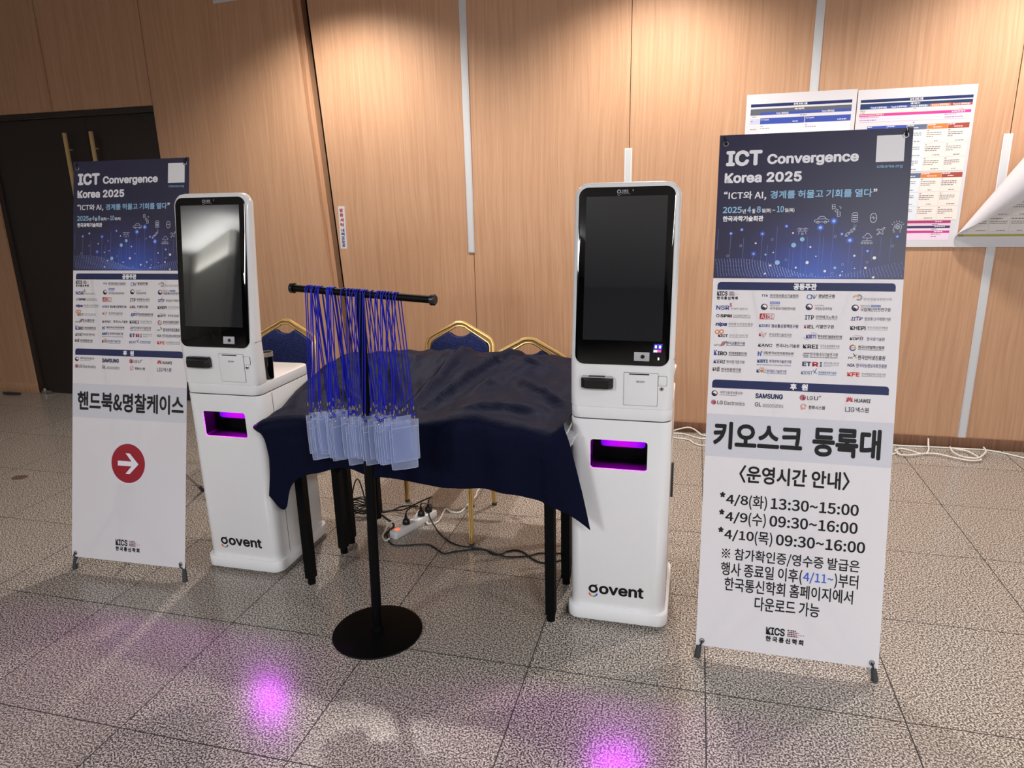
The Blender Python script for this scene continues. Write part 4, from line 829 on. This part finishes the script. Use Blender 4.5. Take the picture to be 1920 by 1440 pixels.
# ------------------------------------------------------------------ printed schedules on the wall
def bars_text(P, u0, v0, wd, n, rgb=(150, 146, 152), rnd=random.Random(5), h=.0042, gap=.0085, layer=2):
    for k in range(n):
        x = u0; end = u0+wd*(1 if k < n-1 else rnd.uniform(.3, .8))
        while x < end:
            l = rnd.uniform(.006, .016); P.rect(x, v0-k*gap-h, min(x+l, end), v0-k*gap, rgb, layer); x += l+.0028
BL = (58, 80, 168); GR = (92, 96, 106); DN = (30, 44, 96); OR = (212, 126, 66); BR = (164, 74, 62); MG = (206, 60, 146); LV = (224, 222, 238); PK = (236, 214, 232)
def grid_poster(name, label, x0, z1, wd, ht, marks):
    P = Print(); P.box(0, wd, 0, .0004, 0, ht, M_PAPER); marks(P)
    return tag(P.build(name, loc=(x0, WALL-.009, z1-ht), smooth=False, recalc=False), label, 'poster')
def p1(P):
    o = .26; q = 1.27
    R = lambda a, b_, c, d, col, l=1: P.rect(a-o, b_-q, c-o, d-q, col, l)
    R(.287, 2.105, .853, 2.122, DN); P.text('상세 프로그램', .530-o, 2.1075-q, .606-o, 2.1195-q, WHT, .02)
    R(.287, 2.058, .853, 2.094, GR); P.text('4월 8일(화)', .537-o, 2.080-q, .592-o, 2.0915-q, WHT, .02)
    R(.345, 2.058, .597, 2.073, BL, 1.5); R(.601, 2.058, .853, 2.073, BL, 1.5)
    P.text('Track 1 중회의실1', .435-o, 2.060-q, .505-o, 2.071-q, WHT, .015); P.text('Track 2 중회의실2', .69-o, 2.060-q, .76-o, 2.071-q, WHT, .015)
    bars_text(P, .287-o+.01, 2.052-q, .04, 1); bars_text(P, .57-o, 2.052-q, .05, 1)
    R(.345, 2.006, .597, 2.040, BL); R(.601, 2.006, .853, 2.040, BL); R(.286, 2.008, .340, 2.038, (190, 192, 222))
    P.text('T1 Tutorial', .348-o, 2.027-q, .395-o, 2.037-q, WHT, .015); P.text('T2 Tutorial', .604-o, 2.027-q, .651-o, 2.037-q, WHT, .015)
    bars_text(P, .53-o, 2.018-q, .062, 1, WHT); bars_text(P, .78-o, 2.018-q, .068, 1, WHT); bars_text(P, .292-o, 2.026-q, .04, 1, (110, 110, 140))
    R(.345, 1.30, .853, 2.003, LV); R(.5985, 1.30, .6005, 2.003, (240, 240, 246), 1.6)
    rn = random.Random(2)
    for k in range(7):
        bars_text(P, .348-o, 1.996-q-k*.095, .02, 1, rnd=rn); bars_text(P, .348-o, 1.984-q-k*.095, .16, 1, rnd=rn); bars_text(P, .604-o, 1.996-q-k*.095, .02, 1, rnd=rn); bars_text(P, .604-o, 1.984-q-k*.095, .10, 1, rnd=rn); bars_text(P, .290-o, 1.980-q-k*.095, .045, 1, rnd=rn)
def p2(P):
    o = .882; q = 1.266
    R = lambda a, b_, c, d, col, l=1: P.rect(a-o, b_-q, c-o, d-q, col, l)
    R(.900, 2.099, 1.485, 2.115, DN); P.text('상세 프로그램', 1.160-o, 2.101-q, 1.228-o, 2.1128-q, WHT, .02)
    R(.900, 2.062, 1.485, 2.092, (32, 54, 96)); P.text('4월 9일(수)', 1.165-o, 2.0785-q, 1.215-o, 2.0895-q, WHT, .02)
    xs = [.948, 1.055, 1.160, 1.267, 1.376, 1.485]; cs = [BL, BL, (92, 112, 156), OR, BR]
    for i in range(5):
        R(xs[i]+.002, 2.062, xs[i+1], 2.0765, cs[i], 1.5); P.text('Track %s 중회의실%d' % ('ABCDE'[i], i+1), xs[i]+.010-o, 2.0640-q, xs[i+1]-.012-o, 2.0745-q, WHT, .015)
    bars_text(P, .903-o, 2.056-q, .036, 1); bars_text(P, 1.185-o, 2.058-q, .04, 1)
    R(.900, 2.038, 1.483, 2.047, (244, 236, 206)); bars_text(P, .903-o, 2.0455-q, .07, 1, layer=2); bars_text(P, 1.42-o, 2.0455-q, .06, 1)
    R(.899, 2.022, 1.483, 2.037, MG); P.text('[Keynote Speech] 대회의실 1', .903-o, 2.0245-q, 1.03-o, 2.0345-q, WHT, .015); bars_text(P, 1.385-o, 2.032-q, .095, 1, WHT)
    R(.899, 1.990, 1.483, 2.021, PK)
    for k, z in enumerate((2.018, 2.003)): bars_text(P, .903-o, z-q, .13, 1, (150, 120, 146)); bars_text(P, 1.35-o, z-q, .13, 1, (150, 120, 146)); R(.90, z-.0125, 1.483, z-.0117, (190, 150, 180), 1.5)
    bars_text(P, 1.19-o, 1.981-q, .02, 1)
    rn = random.Random(8)
    def block(zt, zb, lines):
        cols = [BL, BL, (96, 108, 136), OR, BR]; pale = [(226, 230, 242), (226, 230, 242), (222, 228, 236), (238, 226, 220), (238, 224, 218)]
        R(.899, zb, .944, zt, (206, 212, 222))
        for i in range(5):
            R(xs[i]+.001, zt-.028, xs[i+1]-.001, zt, cols[i], 1.5); R(xs[i]+.001, zb, xs[i+1]-.001, zt-.028, pale[i]); bars_text(P, xs[i]+.004-o, zt-.003-q, .055, 1, WHT, rn); bars_text(P, xs[i]+.032-o, zt-.016-q, .07, 1, WHT, rn)
            hgt = (zt-.028-zb)/lines
            for k in range(lines):
                z = zt-.028-k*hgt; bars_text(P, xs[i]+.004-o, z-.006-q, .016, 1, rnd=rn, rgb=(120, 112, 112)); bars_text(P, xs[i]+.004-o, z-.018-q, .078, 3, rnd=rn, rgb=(132, 124, 124), gap=.0105); bars_text(P, xs[i]+.045-o, z-hgt+.014-q, .056, 1, rnd=rn, rgb=(132, 124, 124)); R(xs[i]+.002, z-hgt, xs[i+1]-.002, z-hgt+.0009, (176, 168, 166), 1.8)
    block(1.967, 1.705, 3); block(1.695, 1.424, 3)
    for z0_, z1_, c in ((1.406, 1.421, (176, 50, 112)), (1.391, 1.405, (226, 200, 216)), (1.377, 1.390, (66, 44, 96)), (1.363, 1.376, (226, 216, 226)), (1.348, 1.362, MG), (1.306, 1.347, PK)): R(.900, z0_, 1.457, z1_, c)
    for z in (1.417, 1.387, 1.358): bars_text(P, 1.375-o, z-q, .075, 1, WHT, rn)
    for z in (1.401, 1.373, 1.344, 1.330): bars_text(P, 1.36-o, z-q, .09, 1, (140, 110, 140), rn)
grid_poster('schedule_poster', 'printed schedule with blue header bars, left of the two flat ones on the wall', .260, 2.178, .617, .908, p1)
grid_poster('schedule_poster', 'printed schedule with pink and orange bars half hidden by the right banner', .882, 2.170, .620, .904, p2)
# third schedule, its upper part peeled off the wall and rolled forward about a cone from its lower left corner
def curled():
    W_, H_ = .62, .90; N = 60; AP = (0, .04); fold = math.radians(48)
    dirt = (math.cos(fold), math.sin(fold)); nrm = (-math.sin(fold), math.cos(fold)); y0 = 0
    def place(u, v, lift=0):
        du, dv = u-AP[0], v-AP[1]; s = du*nrm[0]+dv*nrm[1]; t = du*dirt[0]+dv*dirt[1]
        if s <= 0 or t < -.02: return (u, -.0002-lift, v)
        t = max(t, .0); r = .012+.20*t; a = s/r
        amax = 3.55
        if a <= amax: d, hgt = r*math.sin(a), r*(1-math.cos(a))
        else: e = s-amax*r; d = r*math.sin(amax)+e*math.cos(amax); hgt = r*(1-math.cos(amax))+e*math.sin(amax)
        d_, h_ = d, hgt; bu = AP[0]+dirt[0]*t+nrm[0]*d_; bv = AP[1]+dirt[1]*t+nrm[1]*d_
        nx = math.cos(min(a, amax)); sx = -math.sin(min(a, amax))
        return (bu+nrm[0]*sx*lift, -h_-.0004-lift*nx, bv+nrm[1]*sx*lift)
    b = MB(); vs = []; fs = []
    for j in range(N+1):
        for i in range(N+1): vs.append(place(W_*i/N, H_*j/N))
    for j in range(N):
        for i in range(N): k = j*(N+1)+i; fs.append((k, k+1, k+N+2, k+N+1))
    b.add(vs, fs, M_PAPER)
    def rect(u0, v0, u1, v1, rgb, l=.0006):
        nu = max(1, int((u1-u0)/.02)); nv = max(1, int((v1-v0)/.02)); V = [place(u0+(u1-u0)*i/nu, v0+(v1-v0)*j/nv, l) for j in range(nv+1) for i in range(nu+1)]
        b.add(V, [(j*(nu+1)+i, j*(nu+1)+i+1, (j+1)*(nu+1)+i+1, (j+1)*(nu+1)+i) for j in range(nv) for i in range(nu)], pm(rgb))
    rect(.016, .062, .052, .074, (150, 146, 60)); rect(.054, .062, .60, .074, (168, 164, 66))
    rn = random.Random(4)
    for c in range(5):
        u0 = .066+c*.107
        rect(u0, .080, u0+.103, .86, (226, 220, 218))
        for r in range(8):
            v = .092+r*.092
            rect(u0+.002, v-.004, u0+.101, v-.0032, (170, 160, 160), .0011)
            for (a, dv) in ((.004, .074), (.004, .058), (.004, .047), (.04, .006)):
                x = u0+a; e = u0+rn.uniform(.06, .098)
                while x < e:
                    l = rn.uniform(.006, .014); rect(x, v+dv-.0045, min(x+l, e), v+dv, (126, 118, 118), .0011); x += l+.003
    return tag(b.build('schedule_poster', loc=(1.488, WALL-.009, 1.264), recalc=False, ang=60), 'printed schedule peeling off the wall at the right edge, its white back curled forward', 'poster')
curled()

# ------------------------------------------------------------------ power strip and cables
def cable(name, label, pts, r, m, group=None, k=6):
    b = MB(); b.tube(spline(pts, k), r, m, 8); return tag(b.build(name), label, 'cable', group)
def F(pts, z): return [(x, min(y, WALL-.022), z) for x, y in pts]
ps = thing('power_strip', 'white power strip with a glowing switch on the floor under the tables', 'power strip', (-1.385, 2.868, 0), math.radians(69.5))
b = MB(); b.slab(rr(.155, 0, .31, .048, .008, 4), .0, .038, M_WHITE, .004); b.build('housing', ps)
for i in range(4):
    b = MB(); b.lathe([(0, .0395), (.019, .0395), (.021, .0415), (.018, .0425), (.017, .036), (0, .036)], M_WHITE, 20, Matrix.Translation((.10+i*.056, 0, -.002))); b.build('socket', ps)
b = MB(); b.box(.022, .044, -.010, .010, .036, .042, mat('switch_light', (255, 120, 90), .4, emit=(255, 90, 60), es=1.6), .002); b.build('switch', ps)
Rz = Matrix.Translation((-1.385, 2.868, 0)) @ Matrix.Rotation(math.radians(69.5), 4, 'Z')
def plug(label, sx, pts, r=.0038):
    p = thing('power_cable', label, 'cable', tuple(Rz @ Vector((sx, 0, .0405)))); base = Rz @ Vector((sx, 0, .0405))
    b = MB(); b.lathe([(0, 0), (.019, 0), (.020, .006), (.016, .022), (.008, .030), (.005, .050), (0, .050)], M_BLACK, 16); b.build('plug', p)
    P_ = [Vector((0, 0, .045)), Vector((.004, .004, .066))] + [Vector(q)-base for q in pts]
    b = MB(); b.tube(spline(P_, 6), r, M_BCABLE, 8); b.build('cord', p); return p
plug('black power cable with an upright plug in the white power strip, nearest the switch', .10, [(-1.345, 3.03, .10), (-1.345, 3.10, .075), (-1.44, 3.13, .05), (-1.51, 3.12, .02), (-1.58, 3.11, .005)])
plug('black power cable running from the strip to the right table leg', .212, [(-1.26, 3.09, .09), (-1.266, 3.061, .05), (-1.19, 2.981, .006), (-1.109, 2.90, .005), (-1.041, 2.864, .005), (-.98, 2.846, .0125), (-.917, 2.842, .0125), (-.864, 2.823, .0125), (-.807, 2.812, .005), (-.749, 2.815, .005), (-.685, 2.838, .005), (-.643, 2.859, .0125), (-.567, 2.887, .005), (-.50, 2.91, .005)])
plug('black power cable from the far socket to the coil behind the left table leg', .268, [(-1.30, 3.19, .09), (-1.38, 3.18, .05), (-1.449, 3.149, .02), (-1.506, 3.165, .005), (-1.564, 3.135, .005), (-1.62, 3.12, .005)])
cable('power_cable', 'long black cable lying along the floor in front of the white power strip', F([(-1.43, 2.90), (-1.39, 2.835), (-1.351, 2.804), (-1.297, 2.812), (-1.231, 2.836), (-1.182, 2.84), (-1.132, 2.808), (-1.084, 2.776), (-1.039, 2.804)], .0045) + [(-.982, 2.834, .0045), (-.932, 2.851, .0045), (-.895, 2.847, .0045), (-.857, 2.819, .0045), (-.823, 2.826, .0045), (-.801, 2.855, .0045), (-.765, 2.877, .0045), (-.721, 2.866, .0045), (-.676, 2.823, .0045), (-.629, 2.793, .0045), (-.584, 2.797, .0045), (-.5, 2.86, .0045)], .0042, M_BCABLE)
cable('power_cable', 'short black cable curving from the coil to the near end of the power strip', [(-1.62, 3.115, .005), (-1.555, 3.100, .005), (-1.505, 3.062, .005), (-1.459, 3.028, .005), (-1.432, 2.985, .005), (-1.440, 2.90, .005), (-1.43, 2.87, .005)], .0042, M_BCABLE)
rn = random.Random(6); coil = []
for i in range(90):
    a = i*.42; rad = .055+.014*math.sin(i*.9)+.010*rn.random(); coil.append((-1.685+rad*math.cos(a)*1.15, 3.10+rad*math.sin(a), .006+.0006*i+.012*rn.random()))
coil += [(-1.66, 3.11, .15), (-1.685, 3.12, .19), (-1.705, 3.11, .15), (-1.71, 3.09, .06), (-1.64, 3.07, .03), (-1.62, 3.09, .006)]
cable('cable_coil', 'tangled coil of black cable on the floor behind the left table legs', coil, .0038, M_BCABLE, k=3)
cable('extension_cord', 'white cord of the power strip looping under the gold chair legs', [(-1.392, 2.850, .012), (-1.41, 2.836, .006), (-1.441, 2.875, .005), (-1.453, 2.932, .008), (-1.445, 2.962, .03), (-1.402, 2.972, .052), (-1.362, 2.975, .062), (-1.330, 3.02, .05), (-1.325, 3.08, .06), (-1.290, 3.092, .03), (-1.278, 3.057, .006), (-1.245, 3.058, .005), (-1.227, 3.098, .005), (-1.241, 3.213, .005), (-1.236, 3.237, .005), (-1.198, 3.207, .005), (-1.157, 3.208, .005), (-1.143, 3.248, .005), (-1.137, 3.36, .005), (-1.13, 3.427, .005), (-1.141, 3.51, .005), (-1.12, 3.75, .005), (-.9, 4.4, .005), (-.5, 4.70, .005)], .0048, M_WCABLE)
zw = .0055
cable('wall_cable', 'white cable looped and rising against the baseboard right of the opening-times banner', F([(.98, 4.60), (1.06, 4.56), (1.121, 4.556), (1.167, 4.523), (1.238, 4.544), (1.286, 4.595), (1.283, 4.629), (1.326, 4.669), (1.37, 4.646), (1.408, 4.604), (1.439, 4.59)], zw) + [(1.476, 4.646, .012), (1.492, 4.715, .03), (1.496, 4.742, .060)], .005, M_WCABLE)
cable('wall_cable', 'white cable with a wide loop on the floor below the wall strip', F([(1.284, 4.587), (1.277, 4.538), (1.326, 4.524), (1.435, 4.575), (1.506, 4.582), (1.578, 4.536), (1.65, 4.498), (1.703, 4.509), (1.73, 4.54), (1.702, 4.662), (1.659, 4.688), (1.624, 4.71)], .0155), .005, M_WCABLE)
cable('wall_cable', 'white cable bent in a narrow loop near the foot of the wall strip', F([(1.612, 4.70), (1.60, 4.608), (1.618, 4.544), (1.657, 4.519), (1.715, 4.53), (1.791, 4.645), (1.809, 4.731)], .0255), .005, M_WCABLE)
cable('wall_cable', 'straight white cable along the baseboard at the right edge', F([(.15, 4.70), (.6, 4.715), (1.0, 4.725), (1.286, 4.728), (1.365, 4.727), (1.502, 4.736), (1.619, 4.74), (1.724, 4.739), (1.812, 4.742), (1.888, 4.715), (1.958, 4.664), (2.05, 4.60), (2.3, 4.5)], zw), .005, M_WCABLE)
cable('wall_cable', 'white cable arching against the baseboard beside the right kiosk', [(-.9, 4.60, .006), (-.40, 4.69, .006), (-.18, 4.70, .006), (-.115, 4.715, .012), (-.06, 4.735, .026), (0, 4.742, .040), (.04, 4.735, .034), (.078, 4.72, .014), (.122, 4.688, .006), (.4, 4.66, .006), (.98, 4.62, .006)], .005, M_WCABLE)
cable('wall_cable', 'middle white cable on the floor between the right kiosk and banner', F([(-.7, 4.56), (-.3, 4.66), (-.115, 4.693), (-.085, 4.700), (-.04, 4.702), (.005, 4.682), (.05, 4.645), (.093, 4.622), (.137, 4.626), (.5, 4.59), (.9, 4.58)], .0055), .005, M_WCABLE)
cable('wall_cable', 'nearest white cable on the floor between the right kiosk and banner', F([(-.6, 4.50), (-.25, 4.62), (-.113, 4.637), (-.082, 4.607), (-.023, 4.60), (.018, 4.575), (.042, 4.527), (.079, 4.492), (.121, 4.492), (.4, 4.50), (.9, 4.54)], .0055), .005, M_WCABLE)
cable('signal_cable', 'thin black cable hanging in a loop behind the right table leg', [(-.46, 2.84, .30), (-.475, 2.83, .20), (-.505, 2.825, .235), (-.49, 2.83, .265), (-.462, 2.835, .21), (-.450, 2.82, .10), (-.450, 2.81, .03), (-.455, 2.86, .006), (-.44, 2.98, .005)], .0028, M_BCABLE)
b = MB(); b.slab([(-.10, 0), (-.02, -.025), (.10, -.01), (.09, .02), (-.05, .03)], 0, .018, M_RUBBER, .006)
tag(b.build('door_wedge', loc=(-5.88, 4.69, 0)), 'dark rubber door wedge on the floor by the oak baseboard', 'door wedge')
